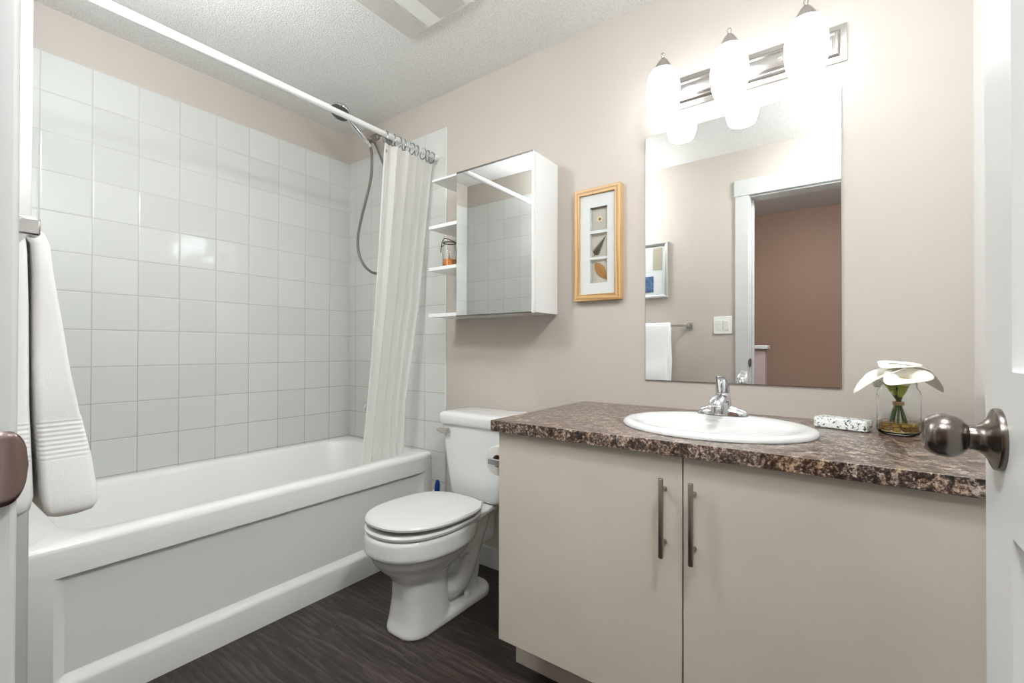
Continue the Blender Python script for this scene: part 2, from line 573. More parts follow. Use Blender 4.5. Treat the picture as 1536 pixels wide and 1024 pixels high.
# jamb + casing
bm = B()
box(bm, DX0-0.018, DX0, -1.782, -1.661, 0, DH)
box(bm, DX1, DX1+0.018, -1.782, -1.661, 0, DH)
box(bm, DX0-0.018, DX1+0.018, -1.782, -1.661, DH, DH+0.018)
box(bm, DX0, DX0+0.010, -1.765, -1.715, 0, DH)
jamb = struct('trim_1', bm, M['trim'], bevel=0.002)
bm = B()
box(bm, 1.902, DX0-0.006, YD, -1.6450, 0, DH+0.012)
struct('casing', bm, M['trim'], jamb, bevel=0.004)
bm = B()
box(bm, 1.895, 2.745, YD, -1.6430, DH+0.012, 2.155)
struct('casing', bm, M['trim'], jamb, bevel=0.003)
bm = B()
box(bm, DX1+0.010, 2.74, YD, -1.6450, 0, DH+0.012)
struct('casing', bm, M['trim'], jamb, bevel=0.004)
# strike plate: flat on the jamb, its lip rolled round the jamb's bathroom edge
bm = B()
pts, half = [(DX0+0.0012, -1.700), (DX0+0.0012, -1.668), (DX0+0.0010, -1.658)], [0.0272, 0.0272, 0.0272]
for k in range(1, 13):
    t = k/12
    pts.append((DX0+0.0010 - 0.0100*t**1.5, -1.658 + 0.0185*t**0.92))
    half.append(0.0272*math.sqrt(max(0.0, 1-max(0.0, (t-0.25)/0.75)**2.2)) + 0.0004)
zc = 0.9485
for dxo in (0.0,):
    rs = []
    for (x, y), hh in zip(pts, half):
        rs.append([(x, y, zc + hh*(2*k/10-1)) for k in range(11)])
    rings(bm, rs, False, False, closed=False)
so = struct('strike_plate', bm, M['strike_metal'], jamb, smooth=50, solid=0.0016)
so['label'] = 'aged bronze strike plate on the white door jamb'
bm = B(); box(bm, DX0+0.0012, DX0+0.0026, -1.690, -1.672, zc-0.016, zc+0.016)
struct('latch_hole', bm, M['black'], jamb)

# baseboards
bm = B(); box(bm, 0.8375, 1.606, -0.012, 0.0, 0, 0.098)
struct('baseboard_back', bm, M['trim'], bevel=0.004)
bm = B(); box(bm, 0.79, 1.90, YD, YD+0.012, 0, 0.098)
struct('baseboard_front', bm, M['trim'], bevel=0.004)

# hallway seen in the mirror
struct('wall_hall', box(B(), -0.1, 3.6, -3.5, -3.4, 0, ZC), M['hall_brown'])
struct('wall_hall_right', box(B(), 3.5, 3.6, -3.4, -1.78, 0, ZC), M['wall'])
struct('wall_hall_left', box(B(), -0.1, 0.0, -3.4, -1.78, 0, ZC), M['wall'])
hw = struct('wall_stair', box(B(), 0.9, 1.965, -2.68, -2.56, 0, 1.035), M['half_wall'])
bm = B(); box(bm, 0.9, 1.985, -2.70, -2.54, 1.035, 1.066)
struct('cap', bm, M['trim'], hw, bevel=0.005)

# door, open 90 degrees, seen edge-on at the right of the picture
DXF = 2.614
bm = B()
ys = [(-1.628, -1.535), (-1.535, -1.107), (-1.107, -1.010)]
zs = [(0.012, 0.22), (0.22, 0.868), (0.868, 1.018), (1.018, 1.90), (1.90, 2.03)]
box(bm, DXF+0.009, DXF+0.026, -1.628, -1.010, 0.012, 2.03)
for a, b in ((-1.628, -1.535), (-1.107, -1.010)):
    box(bm, DXF, DXF+0.035, a, b, 0.012, 2.03)
for a, b in ((0.012, 0.22), (0.868, 1.018), (1.90, 2.03)):
    box(bm, DXF, DXF+0.035, -1.535, -1.107, a, b)
dr = struct('door_1', bm, M['door'], origin=(DXF, -1.628, 0.012))
for a, b in ((0.22, 0.868), (1.018, 1.90)):
    bm = B()
    o1 = [(DXF+0.0085, y, z) for y, z in ((-1.535, a), (-1.107, a), (-1.107, b), (-1.535, b))]
    i1 = [(DXF+0.002, y, z) for y, z in ((-1.535+.045, a+.045), (-1.107-.045, a+.045), (-1.107-.045, b-.045), (-1.535+.045, b-.045))]
    rings(bm, [o1, i1], False, True)
    struct('panel', bm, M['door'], dr)
# knob on the room face, axis along -x
bm = B()
ky, kz = -1.068, 0.951
lathe(bm, [(0.030, 0.0), (0.0302, 0.003), (0.0295, 0.005), (0.0265, 0.0065), (0.022, 0.008), (0.0165, 0.0115), (0.0135, 0.0155), (0.0123, 0.019), (0.0122, 0.024)], (DXF, ky, kz), (-1, 0, 0), 40, True, True)
kn = struct('rosette', bm, M['knob_metal'], dr, smooth=40)
bm = B()
lathe(bm, [(0.0118, 0.0225), (0.0135, 0.0235), (0.018, 0.0275), (0.0212, 0.033), (0.0222, 0.039), (0.0216, 0.0455), (0.019, 0.0515), (0.016, 0.0550), (0.0135, 0.0560), (0.0115, 0.0545), (0.0, 0.0538)], (DXF, ky, kz), (-1, 0, 0), 40, True, True)
k2 = struct('door_knob', bm, M['knob_metal'], dr, smooth=50)
k2['label'] = 'antique nickel round door knob'
bm = B()
lathe(bm, [(0.030, 0.0), (0.0295, 0.005), (0.022, 0.008), (0.0135, 0.0155), (0.0122, 0.024), (0.018, 0.0275), (0.0222, 0.039), (0.016, 0.055), (0.0, 0.0555)], (DXF+0.035, ky, kz), (1, 0, 0), 32, True, True)
struct('door_knob', bm, M['knob_metal'], dr, smooth=50)

# ------------------------------------------------------------------ bathtub
tub = thing('bathtub', 'white alcove bathtub with a recessed front panel against the tiled walls', 'bathtub', (0.37, -0.74, 0))
TX, TY = 0.736, -1.479
bm = B()
RS = [
    rrect(0.006, TX, TY, -0.007, 0.004, 0.40, 7),
    rrect(0.006, TX, TY, -0.007, 0.004, 0.470, 7),
    rrect(0.006, TX-0.002, TY, -0.007, 0.006, 0.482, 7),
    rrect(0.006, TX-0.009, TY, -0.007, 0.010, 0.490, 7),
    rrect(0.006, TX-0.020, TY, -0.007, 0.014, 0.4935, 7),
    rrect(0.050, TX-0.070, -1.395, -0.075, 0.13, 0.4935, 7),
    rrect(0.056, TX-0.078, -1.387, -0.083, 0.13, 0.489, 7),
    rrect(0.061, TX-0.084, -1.378, -0.090, 0.13, 0.475, 7),
    rrect(0.072, TX-0.092, -1.355, -0.102, 0.14, 0.40, 7),
    rrect(0.090, TX-0.108, -1.30, -0.120, 0.15, 0.24, 7),
    rrect(0.105, TX-0.122, -1.26, -0.140, 0.15, 0.155, 7),
    rrect(0.135, TX-0.150, -1.20, -0.175, 0.14, 0.125, 7),
    rrect(0.20, TX-0.22, -1.10, -0.25, 0.10, 0.115, 7),
]
rings(bm, RS, False, True)
obj('basin', bm, M['acrylic'], tub, smooth=50)
bm = B()
yb = [TY, -1.425, -1.400, -0.085, -0.060, -0.007]
zb = [0.0, 0.088, 0.098, 0.104, 0.120, 0.404, 0.416, 0.4195, 0.46]
def apx(i, j):
    zz = zb[j]
    inner_y = 2 <= i <= 3
    if zz <= 0.0881: return TX+0.004
    if zz <= 0.0981: return TX+0.002
    if zz <= 0.1041: return TX-0.004
    if zz >= 0.4161: return TX-0.0002
    if zz > 0.41: return TX-0.016 if inner_y else TX-0.0003
    return TX-0.018 if inner_y else TX-0.0003
V = [[bm.verts.new((apx(i, j), yb[i], zb[j])) for j in range(len(zb))] for i in range(len(yb))]
for i in range(len(yb)-1):
    for j in range(len(zb)-1):
        bm.faces.new((V[i][j], V[i+1][j], V[i+1][j+1], V[i][j+1]))
obj('apron', bm, M['acrylic'], tub, bevel=0.0025, seg=3)
bm = B(); lathe(bm, [(0.0, 0.004), (0.026, 0.004), (0.03, 0.001), (0.03, -0.002)], (0.37, -0.33, 0.1155), (0, 0, 1), 24)
obj('drain', bm, M['chrome'], tub, smooth=40)

# ------------------------------------------------------------------ curtain rod, rings and curtain
RX, RZ = 0.76, 2.034
rodt = thing('curtain_rod', 'white shower curtain rod spanning above the tub', 'curtain rod', (RX, -0.74, RZ))
bm = B(); cyl(bm, (RX, -1.470, RZ), (RX, -0.62, RZ), 0.0142, 24)
obj('rod', bm, M['rod'], rodt, smooth=40)
bm = B(); cyl(bm, (RX, -0.63, RZ), (RX, -0.012, RZ), 0.0125, 24)
obj('inner_rod', bm, M['rod'], rodt, smooth=40)
for yy, d in ((-0.0065, -1), (-1.4802, 1)):
    bm = B(); lathe(bm, [(0.0175, 0), (0.0175, 0.004), (0.0155, 0.01), (0.0145, 0.018)], (RX, yy, RZ), (0, d, 0), 24, True, True)
    obj('end_cap', bm, M['rod'], rodt, smooth=40)

ring_y = [-0.332, -0.286, -0.256, -0.220, -0.196, -0.168, -0.138, -0.096, -0.064, -0.036]
place = ['leftmost one at the free curtain edge', 'second from the free curtain edge',
         'third from the free curtain edge', 'fourth from the free curtain edge',
         'fifth from the free curtain edge', 'fifth from the tiled wall', 'fourth from the tiled wall',
         'third from the tiled wall', 'second from the tiled wall', 'nearest the tiled wall']


def ring_shape():
    bm = B()
    pts = []
    for k in range(29):
        a = PI*0.5 + 2*PI*k/28*0.97
        r = 0.0225
        pts.append((r*math.cos(a), 0, r*math.sin(a)*1.2 - 0.0095))
    tube(bm, pts, 0.0026, 8)
    return bm


proto = None
for yy, pl_ in zip(ring_y, place):
    loc = (RX, yy, RZ)
    if proto is None:
        o = thing('curtain_ring', 'chrome curtain ring on the rod, ' + pl_, 'curtain ring', loc, 'chrome curtain rings on the rod')
        bm = ring_shape(); bmesh.ops.translate(bm, verts=bm.verts[:], vec=Vector(loc))
        a = obj('hoop', bm, M['dark_chrome'], o, smooth=60)
        bm = B()
        for k in (-1, 0, 1):
            sphere(bm, (RX+0.0, yy+k*0.0, RZ+0.0172), 0.0026, 10, 8)
        bm.free(); bm = B()
        for k in (-2, -1, 0, 1, 2):
            sphere(bm, (RX + math.sin(k*0.42)*0.0175, yy, RZ + math.cos(k*0.42)*0.0175), 0.0034, 10, 8)
        b_ = obj('roller_balls', bm, M['chrome'], o, smooth=60)
        proto = (o, a, b_)
    else:
        o = proto[0].copy(); C.objects.link(o); o.location = loc
        o['label'] = 'chrome curtain ring on the rod, ' + pl_
        for src in proto[1:]:
            c = src.copy(); C.objects.link(c); c.parent = o
    o.rotation_euler = (0, 0, random.uniform(-0.35, 0.35))

cur = thing('shower_curtain', 'cream shower curtain bunched at the tap end of the tub', 'shower curtain', (0.70, -0.2, 0.36))
bm = B()
nu, nv = 150, 46
grid = []
for j in range(nv+1):
    t = j/nv
    z_ = 1.997 - t*(1.997-0.34)
    yl = -0.338 - 0.040*t**3
    yr = -0.020 - 0.040*min(1, t/0.5) - 0.055*max(0, min(1, (t-0.45)/0.3))
    xc = 0.757 - 0.142*t**0.9
    row = []
    for i in range(nu+1):
        s = i/nu
        ph = s*5.2*2*PI + 0.9*math.sin(7*s+1)
        amp = (0.010 + 0.007*t) * (0.75 + 0.35*math.sin(3.1*s+1.0+t*1.5)) * (min(1, s*12+0.25))
        xx = xc + amp*math.sin(ph + 0.5*math.sin(2.2*t+4*s)) + 0.008*math.sin(5*s+3*t)
        yy = yl + (yr-yl)*s + 0.004*math.sin(2*ph+0.7)*(1-0.5*t)
        zz = z_ - (0.005*(0.5-0.5*math.cos(s*10*2*PI)) if j == 0 else 0)
        row.append(bm.verts.new((xx, yy, zz)))
    grid.append(row)
for j in range(nv):
    for i in range(nu):
        bm.faces.new((grid[j][i], grid[j][i+1], grid[j+1][i+1], grid[j+1][i]))
gy = [(grid[1][int((k+0.5)/10*nu)].co.copy()) for k in range(10)]
obj('cloth', bm, M['curtain'], cur, smooth=180)
for k, p in enumerate(gy[:1]):
    bm = B()
    pts = [(p.x + 0.004, p.y + 0.006*math.cos(a), p.z + 0.012 + 0.006*math.sin(a)) for a in [2*PI*q/16 for q in range(17)]]
    bm.free(); bm = B()
    lathe(bm, [(0.006, -0.0022), (0.006, 0.0022), (0.0033, 0.0026), (0.0033, -0.0026), (0.006, -0.0022)], (p.x, p.y, p.z-0.002), (0.9, 0.35*(-1)**k, 0), 18)
    obj('grommet', bm, M['nickel'], cur, smooth=40)

# ------------------------------------------------------------------ hand shower
hs = thing('hand_shower', 'chrome hand shower with metal hose hanging high on the tiled wall', 'shower head', (0.37, -0.0065, 2.21))
bm = B(); lathe(bm, [(0.030, 0), (0.029, 0.004), (0.022, 0.011), (0.0115, 0.014)], (0.385, -0.0005, 2.232), (0, -1, 0), 28, True, True)
obj('wall_flange', bm, M['dark_chrome'], hs, smooth=40)
bm = B(); tube(bm, spline([(0.385, -0.010, 2.232), (0.385, -0.045, 2.240), (0.385, -0.080, 2.232), (0.385, -0.100, 2.212)]), 0.0115, 16)
obj('shower_arm', bm, M['dark_chrome'], hs, smooth=60)
bm = B()
lathe(bm, [(0.013, -0.018), (0.0175, -0.015), (0.0175, 0.006), (0.0145, 0.009), (0.019, 0.012), (0.019, 0.026), (0.012, 0.03)], (0.385, -0.100, 2.208), (0, -0.6, -0.5), 20, True, True)
cyl(bm, (0.362, -0.131, 2.178), (0.408, -0.131, 2.178), 0.014, 18)
obj('bracket', bm, M['dark_nickel'], hs, smooth=50)
hd = [Vector((0.385, -0.136, 2.145)).lerp(Vector((0.385, -0.268, 2.236)), k/14) for k in range(15)]
bm = B(); tube(bm, hd, [0.0108 + 0.0032*math.sin(PI*i/(len(hd)-1)) for i in range(len(hd))], 16)
obj('handle', bm, M['chrome'], hs, smooth=60)
hax = Vector((0.12, -0.42, -0.9)).normalized()
hc = Vector((0.385, -0.318, 2.262))
bm = B(); lathe(bm, [(0.0, -0.030), (0.022, -0.028), (0.042, -0.016), (0.052, 0.0), (0.053, 0.008), (0.050, 0.012)], hc, hax, 36, False, False)
cyl(bm, (0.385, -0.262, 2.232), hc - hax*0.006 + Vector((0, 0.035, -0.010)), 0.0125, 16, 0.016)
obj('head', bm, M['chrome'], hs, smooth=60)
bm = B(); lathe(bm, [(0.050, 0.0105), (0.047, 0.0125), (0.030, 0.0125), (0.0, 0.014)], hc, hax, 36)
u_, v_, d_ = basis(hax)
for rr_, nn in ((0.042, 22), (0.030, 16), (0.018, 9)):
    for k in range(nn):
        a = 2*PI*k/nn
        sphere(bm, hc + d_*0.0135 + (u_*math.cos(a)+v_*math.sin(a))*rr_, 0.0024, 6, 5)
obj('spray_face', bm, M['grey_plastic'], hs, smooth=60)
bm = B()
hose = spline([(0.385, -0.136, 2.146), (0.388, -0.128, 2.09), (0.40, -0.145, 1.95), (0.40, -0.205, 1.72), (0.40, -0.224, 1.60), (0.40, -0.205, 1.51),
               (0.40, -0.150, 1.458), (0.40, -0.085, 1.455), (0.41, -0.035, 1.53), (0.415, -0.030, 1.75), (0.415, -0.042, 1.98), (0.398, -0.085, 2.12), (0.385, -0.114, 2.185)], 10)
tube(bm, hose, 0.0072, 12)
obj('hose', bm, M['hose'], hs, smooth=60)

tv = thing('tub_tap', 'chrome lever tap on the tile above the tub, half behind the curtain', 'tap', (0.33, -0.0065, 0.70))
bm = B(); lathe(bm, [(0.070, 0), (0.068, 0.006), (0.045, 0.012), (0.026, 0.016), (0.024, 0.05), (0.018, 0.056)], (0.33, -0.0062, 0.72), (0, -1, 0), 32, True, True)
obj('escutcheon', bm, M['chrome'], tv, smooth=40)
bm = B(); tube(bm, spline([(0.33, -0.050, 0.720), (0.296, -0.060, 0.724), (0.262, -0.062, 0.718), (0.242, -0.061, 0.694), (0.238, -0.060, 0.676)]), [0.013]*8 + [0.011]*16 + [0.009]*9, 14)
obj('lever', bm, M['chrome'], tv, smooth=60)

# ------------------------------------------------------------------ toilet
TC = 1.185
toi = thing('toilet', 'white two-piece toilet with closed lid between tub and vanity', 'toilet', (TC, -0.38, 0))


def egg(z, yf, yb_, hw, n=44, pw=2.2, back_w=None):
    """egg-shaped ring, front (towards -y) rounder; back may be squarer"""
    out = []
    ym = yf + (yb_-yf)*0.52
    for k in range(n):
        a = 2*PI*k/n
        c, s = math.cos(a), math.sin(a)
        ex = 2/(pw if s <= 0 or back_w is None else back_w)
        x = TC + hw*math.copysign(abs(c)**ex, c)
        y = ym + ((yb_-ym) if s > 0 else (ym-yf))*math.copysign(abs(s)**ex, s)
        out.append((x, y, z))
    return out


bm = B()
rings(bm, [egg(0.0, -0.618, -0.385, 0.093, pw=3.0), egg(0.014, -0.620, -0.385, 0.093, pw=3.0), egg(0.05, -0.610, -0.39, 0.088, pw=3.0), egg(0.12, -0.602, -0.395, 0.082, pw=2.8),
           egg(0.185, -0.604, -0.39, 0.080, pw=2.6), egg(0.215, -0.630, -0.35, 0.098), egg(0.245, -0.662, -0.32, 0.128), egg(0.275, -0.684, -0.29, 0.150), egg(0.297, -0.694, -0.28, 0.160),
           egg(0.303, -0.697, -0.275, 0.164), egg(0.309, -0.708, -0.265, 0.1755), egg(0.320, -0.712, -0.26, 0.179), egg(0.368, -0.710, -0.25, 0.178), egg(0.379, -0.702, -0.25, 0.171)])
# deck reaching back under the tank: a thin plate, widest at its shoulders, on a narrow neck
def deck(hw_, y0_, y1_, r_c, z_):
    out = []
    for x, y, zz in rrect(TC-hw_, TC+hw_, y0_, y1_, r_c, z_):
        g_ = 1.0 + 0.45*min(0.0, (-0.215 - y)/0.185) if y > -0.215 else 1.0 + 0.12*min(1.0, (-0.215 - y)/0.2)
        out.append((TC + (x-TC)*g_, y, zz))
    return out
rings(bm, [deck(0.060, -0.36, -0.08, 0.03, 0.20), deck(0.064, -0.36, -0.07, 0.03, 0.30), deck(0.085, -0.38, -0.06, 0.03, 0.330), deck(0.128, -0.42, -0.05, 0.03, 0.350), deck(0.142, -0.45, -0.04, 0.03, 0.360), deck(0.143, -0.45, -0.035, 0.03, 0.374), deck(0.138, -0.45, -0.04, 0.03, 0.3795)])
# foot flange
rings(bm, [rrect(TC-0.092, TC+0.092, -0.60, -0.145, 0.075, 0.0, 8), rrect(TC-0.092, TC+0.092, -0.60, -0.145, 0.075, 0.022, 8), rrect(TC-0.084, TC+0.084, -0.59, -0.153, 0.07, 0.034, 8)])
# trapway: bulging pipe from the bowl back down to the foot
for sx_ in (-1, 1):
    p = spline([(TC+sx_*0.018, -0.43, 0.105), (TC+sx_*0.026, -0.355, 0.088), (TC+sx_*0.026, -0.290, 0.120), (TC+sx_*0.022, -0.235, 0.215), (TC+sx_*0.018, -0.185, 0.30), (TC+sx_*0.01, -0.155, 0.34)], 6)
    tube(bm, p, [0.048]*len(p), 18)
p = spline([(TC, -0.24, 0.02), (TC, -0.22, 0.10), (TC, -0.20, 0.2), (TC, -0.16, 0.32)], 5)
tube(bm, p, 0.045, 16)
bw = obj('bowl', bm, M['porcelain'], toi, smooth=180)
r_ = bw.modifiers.new('remesh', 'REMESH'); r_.mode = 'VOXEL'; r_.voxel_size = 0.0045; r_.use_smooth_shade = True
r_ = bw.modifiers.new('smooth', 'CORRECTIVE_SMOOTH') if False else bw.modifiers.new('smooth', 'SMOOTH')
r_.factor = 0.5; r_.iterations = 6
bm = B()
rings(bm, [egg(0.382, -0.700, -0.262, 0.170, pw=2.25, back_w=2.9), egg(0.3835, -0.706, -0.258, 0.176, pw=2.25, back_w=2.9), egg(0.392, -0.708, -0.256, 0.178, pw=2.25, back_w=2.9), egg(0.398, -0.702, -0.260, 0.173, pw=2.25, back_w=2.9)])
obj('seat', bm, M['seat_plastic'], toi, smooth=40)
bm = B()
rings(bm, [egg(0.402, -0.698, -0.258, 0.170, pw=2.3, back_w=2.9), egg(0.4035, -0.704, -0.254, 0.177, pw=2.3, back_w=2.9), egg(0.411, -0.705, -0.252, 0.1785, pw=2.3, back_w=2.9), egg(0.417, -0.700, -0.256, 0.174, pw=2.3, back_w=2.9), egg(0.4195, -0.680, -0.27, 0.158, pw=2.3, back_w=2.9), egg(0.421, -0.55, -0.36, 0.06, back_w=3.0)])
for v_i in bm.verts:                     # the lid sits a little open at the front
    v_i.co.z += max(0.0, (-0.26 - v_i.co.y))*0.030
obj('lid', bm, M['seat_plastic'], toi, smooth=40)
for sx_ in (-1, 1):
    bm = B(); cyl(bm, (TC+sx_*0.072-0.018, -0.240, 0.394), (TC+sx_*0.072+0.018, -0.240, 0.394), 0.0095, 14)
    box(bm, TC+sx_*0.072-0.014, TC+sx_*0.072+0.014, -0.250, -0.228, 0.378, 0.392)
    obj('hinge', bm, M['seat_plastic'], toi, smooth=40)
    bm = B(); lathe(bm, [(0.0150, 0), (0.0145, 0.012), (0.012, 0.020), (0.0, 0.0225)], (TC+sx_*0.066, -0.302, 0.033), (0, 0, 1), 18, True)
    obj('bolt_cap', bm, M['white_plastic'], toi, smooth=50)
TK = TC + 0.017
bm = B()
rings(bm, [rrect(TK-0.130, TK+0.130, -0.195, -0.045, 0.04, 0.381), rrect(TK-0.146, TK+0.146, -0.206, -0.034, 0.045, 0.388), rrect(TK-0.156, TK+0.156, -0.212, -0.028, 0.045, 0.405),
           rrect(TK-0.170, TK+0.170, -0.218, -0.024, 0.04, 0.52), rrect(TK-0.184, TK+0.184, -0.224, -0.02, 0.035, 0.65), rrect(TK-0.188, TK+0.188, -0.226, -0.02, 0.035, 0.702)])
obj('tank', bm, M['porcelain'], toi, smooth=50)
bm = B()
rings(bm, [rrect(TK-0.186, TK+0.186, -0.224, -0.02, 0.03, 0.7025), rrect(TK-0.196, TK+0.196, -0.236, -0.012, 0.035, 0.704), rrect(TK-0.199, TK+0.199, -0.239, -0.010, 0.035, 0.710), rrect(TK-0.199, TK+0.199, -0.239, -0.010, 0.035, 0.738),
           rrect(TK-0.196, TK+0.196, -0.236, -0.012, 0.035, 0.748), rrect(TK-0.186, TK+0.186, -0.226, -0.02, 0.035, 0.7545), rrect(TK-0.16, TK+0.16, -0.20, -0.04, 0.035, 0.757)])
obj('tank_lid', bm, M['porcelain'], toi, smooth=50)
bm = B()
cyl(bm, (TK-0.136, -0.224, 0.672), (TK-0.136, -0.238, 0.672), 0.013, 18)
rings(bm, [[(TK-0.123, -0.236, 0.661), (TK-0.123, -0.236, 0.683), (TK-0.123, -0.247, 0.683), (TK-0.123, -0.247, 0.661)],
           [(TK-0.146, -0.237, 0.662), (TK-0.146, -0.237, 0.684), (TK-0.146, -0.249, 0.684), (TK-0.146, -0.249, 0.662)],
           [(TK-0.166, -0.240, 0.664), (TK-0.166, -0.240, 0.684), (TK-0.166, -0.250, 0.684), (TK-0.166, -0.250, 0.664)],
           [(TK-0.184, -0.242, 0.673), (TK-0.184, -0.242, 0.681), (TK-0.184, -0.249, 0.681), (TK-0.184, -0.249, 0.673)]])
lv = obj('flush_lever', bm, M['nickel'], toi, bevel=0.002)
lv['label'] = 'metal flush lever on the tank front'

# cleaner bottle tucked behind the toilet
bo = thing('cleaner_bottle', 'blue and white cleaner bottle on the floor between tub and toilet tank', 'bottle', (0.875, -0.085, 0))
bm = B()
cx_, cy_ = 0.838, -0.075
rings(bm, [rrect(cx_-0.036, cx_+0.036, cy_-0.026, cy_+0.026, 0.02, z) for z in (0.0, 0.21)] + [rrect(cx_-0.034, cx_+0.034, cy_-0.024, cy_+0.024, 0.02, 0.27), rrect(cx_-0.024, cx_+0.024, cy_-0.02, cy_+0.02, 0.016, 0.31), rrect(cx_-0.013, cx_+0.013, cy_-0.013, cy_+0.013, 0.012, 0.33)])
obj('bottle_body', bm, M['white_plastic'], bo, smooth=50)
bm = B(); lathe(bm, [(0.0135, 0.0), (0.014, 0.012), (0.0135, 0.035), (0.010, 0.052), (0.006, 0.06), (0.0, 0.061)], (cx_+0.008, cy_, 0.322), (0.12, -0.05, 1), 20, True)
obj('cap', bm, M['blue_plastic'], bo, smooth=50)
bm = B(); box(bm, cx_-0.030, cx_+0.030, cy_-0.0275, cy_-0.0262, 0.05, 0.17)
obj('paper_label', bm, M['blue_plastic'], bo)

# ------------------------------------------------------------------ vanity
VX0, VX1, VY = 1.640, 2.771, -0.600
van = thing('vanity_cabinet', 'beige two-door vanity cabinet under the brown speckled countertop', 'cabinet', (2.2, -0.3, 0))
bm = B(); box(bm, VX0+0.010, 2.760, VY+0.028, -0.009, 0.165, 0.784)
top_f = max(bm.faces, key=lambda f: f.calc_center_median().z)
bmesh.ops.delete(bm, geom=[top_f], context='FACES_ONLY')
obj('body', bm, M['cabinet'], van, solid=0.015)
bm = B(); box(bm, 1.609, 2.768, -0.466, -0.014, 0.0, 0.1565)
obj('toe_kick', bm, M['cabinet'], van, bevel=0.002)
bm = B(); box(bm, 2.7305, 2.768, VY+0.004, VY+0.0195, 0.157, 0.784)
obj('filler', bm, M['cabinet'], van)
for nm, a, b, hx in (('l', VX0, 2.1825, 2.142), ('r', 2.1855, 2.729, 2.2095)):
    bm = B(); box(bm, a, b, VY, VY+0.018, 0.157, 0.786)
    dd = obj('door', bm, M['cabinet'], van, bevel=0.0012)
    bm = B()
    y_h = VY-0.030
    z0_, z1_ = (0.5475, 0.7335)
    tube(bm, [(hx, y_h, z0_), (hx, y_h, z0_+0.001), (hx, y_h, z1_-0.001), (hx, y_h, z1_)], [0.0052, 0.006, 0.006, 0.0052], 18)
    for zz in (z0_+0.030, z1_-0.030):
        cyl(bm, (hx, VY+0.0005, zz), (hx, y_h, zz), 0.0042, 14)
        lathe(bm, [(0.0056, 0.0), (0.0056, 0.003), (0.0045, 0.005)], (hx, VY, zz), (0, -1, 0), 14, True, True)
    hh_ = obj('handle', bm, M['dark_nickel'], dd, smooth=40)
    hh_['label'] = 'dark brushed nickel bar handle'

# countertop with an oval cut-out for the sink
SC = Vector((2.196, -0.350, 0)); SA, SB = 0.246, 0.212
ZT, ZB = 0.8206, 0.7875
CX0, CX1, CYF = 1.622, 2.7705, -0.6195
def rect_ray(a):
    dx_, dy_ = math.cos(a), math.sin(a)
    t = 1e9
    if dx_ > 1e-9: t = min(t, (CX1-SC.x)/dx_)
    if dx_ < -1e-9: t = min(t, (CX0-SC.x)/dx_)
    if dy_ > 1e-9: t = min(t, (-0.0005-SC.y)/dy_)
    if dy_ < -1e-9: t = min(t, (CYF-SC.y)/dy_)
    return SC.x+dx_*t, SC.y+dy_*t
angs = sorted([2*PI*k/72 for k in range(72)] + [math.atan2(cy-SC.y, cx-SC.x) % (2*PI) for cx in (CX0, CX1) for cy in (CYF, -0.0005)])
bm = B()
hol = [(SC.x+(SA-0.03)*math.cos(a), SC.y+(SB-0.03)*math.sin(a)) for a in angs]
outr = [rect_ray(a) for a in angs]
rings(bm, [[(x, y, ZT) for x, y in hol], [(x, y, ZT) for x, y in outr], [(x, y, ZB) for x, y in outr], [(x, y, ZB) for x, y in hol], [(x, y, ZT) for x, y in hol]], False, False)
bmesh.ops.remove_doubles(bm, verts=bm.verts[:], dist=1e-6)
ct = obj('countertop', bm, M['laminate'], None, origin=(2.2, -0.31, ZB), bevel=0.0008)
tag(ct, 'brown speckled laminate countertop lying on the beige vanity', 'countertop')

def ell(a_, b_, z, n=72, cy=0.0):
    return [(SC.x + a_*math.cos(2*PI*k/n), SC.y + cy + b_*math.sin(2*PI*k/n), z) for k in range(n)]
bm = B()
rings(bm, [ell(SA-0.024, SB-0.024, ZT-0.02), ell(SA-0.014, SB-0.014, ZT+0.0006), ell(SA, SB, ZT+0.001), ell(SA+0.001, SB+0.001, ZT+0.006), ell(SA-0.004, SB-0.004, ZT+0.0125), ell(SA-0.014, SB-0.014, ZT+0.0155), ell(SA-0.026, SB-0.026, ZT+0.0150, cy=-0.0),
           ell(0.190, 0.142, ZT+0.0105, cy=-0.036), ell(0.184, 0.136, ZT+0.004, cy=-0.036), ell(0.176, 0.129, ZT-0.02, cy=-0.036), ell(0.158, 0.115, ZT-0.07, cy=-0.034), ell(0.120, 0.088, ZT-0.11, cy=-0.03), ell(0.06, 0.045, ZT-0.128, cy=-0.026), ell(0.022, 0.022, ZT-0.131, cy=-0.026)], False, True)
sk = thing('sink', 'oval white porcelain basin set into the brown countertop', 'sink', (SC.x, SC.y, ZT))
obj('basin', bm, M['porcelain'], sk, smooth=60)
bm = B(); lathe(bm, [(0.021, 0), (0.021, 0.003), (0.014, 0.0035), (0.0, 0.001)], (SC.x, SC.y-0.026, ZT-0.1305), (0, 0, 1), 24)
obj('drain', bm, M['chrome'], sk, smooth=40)

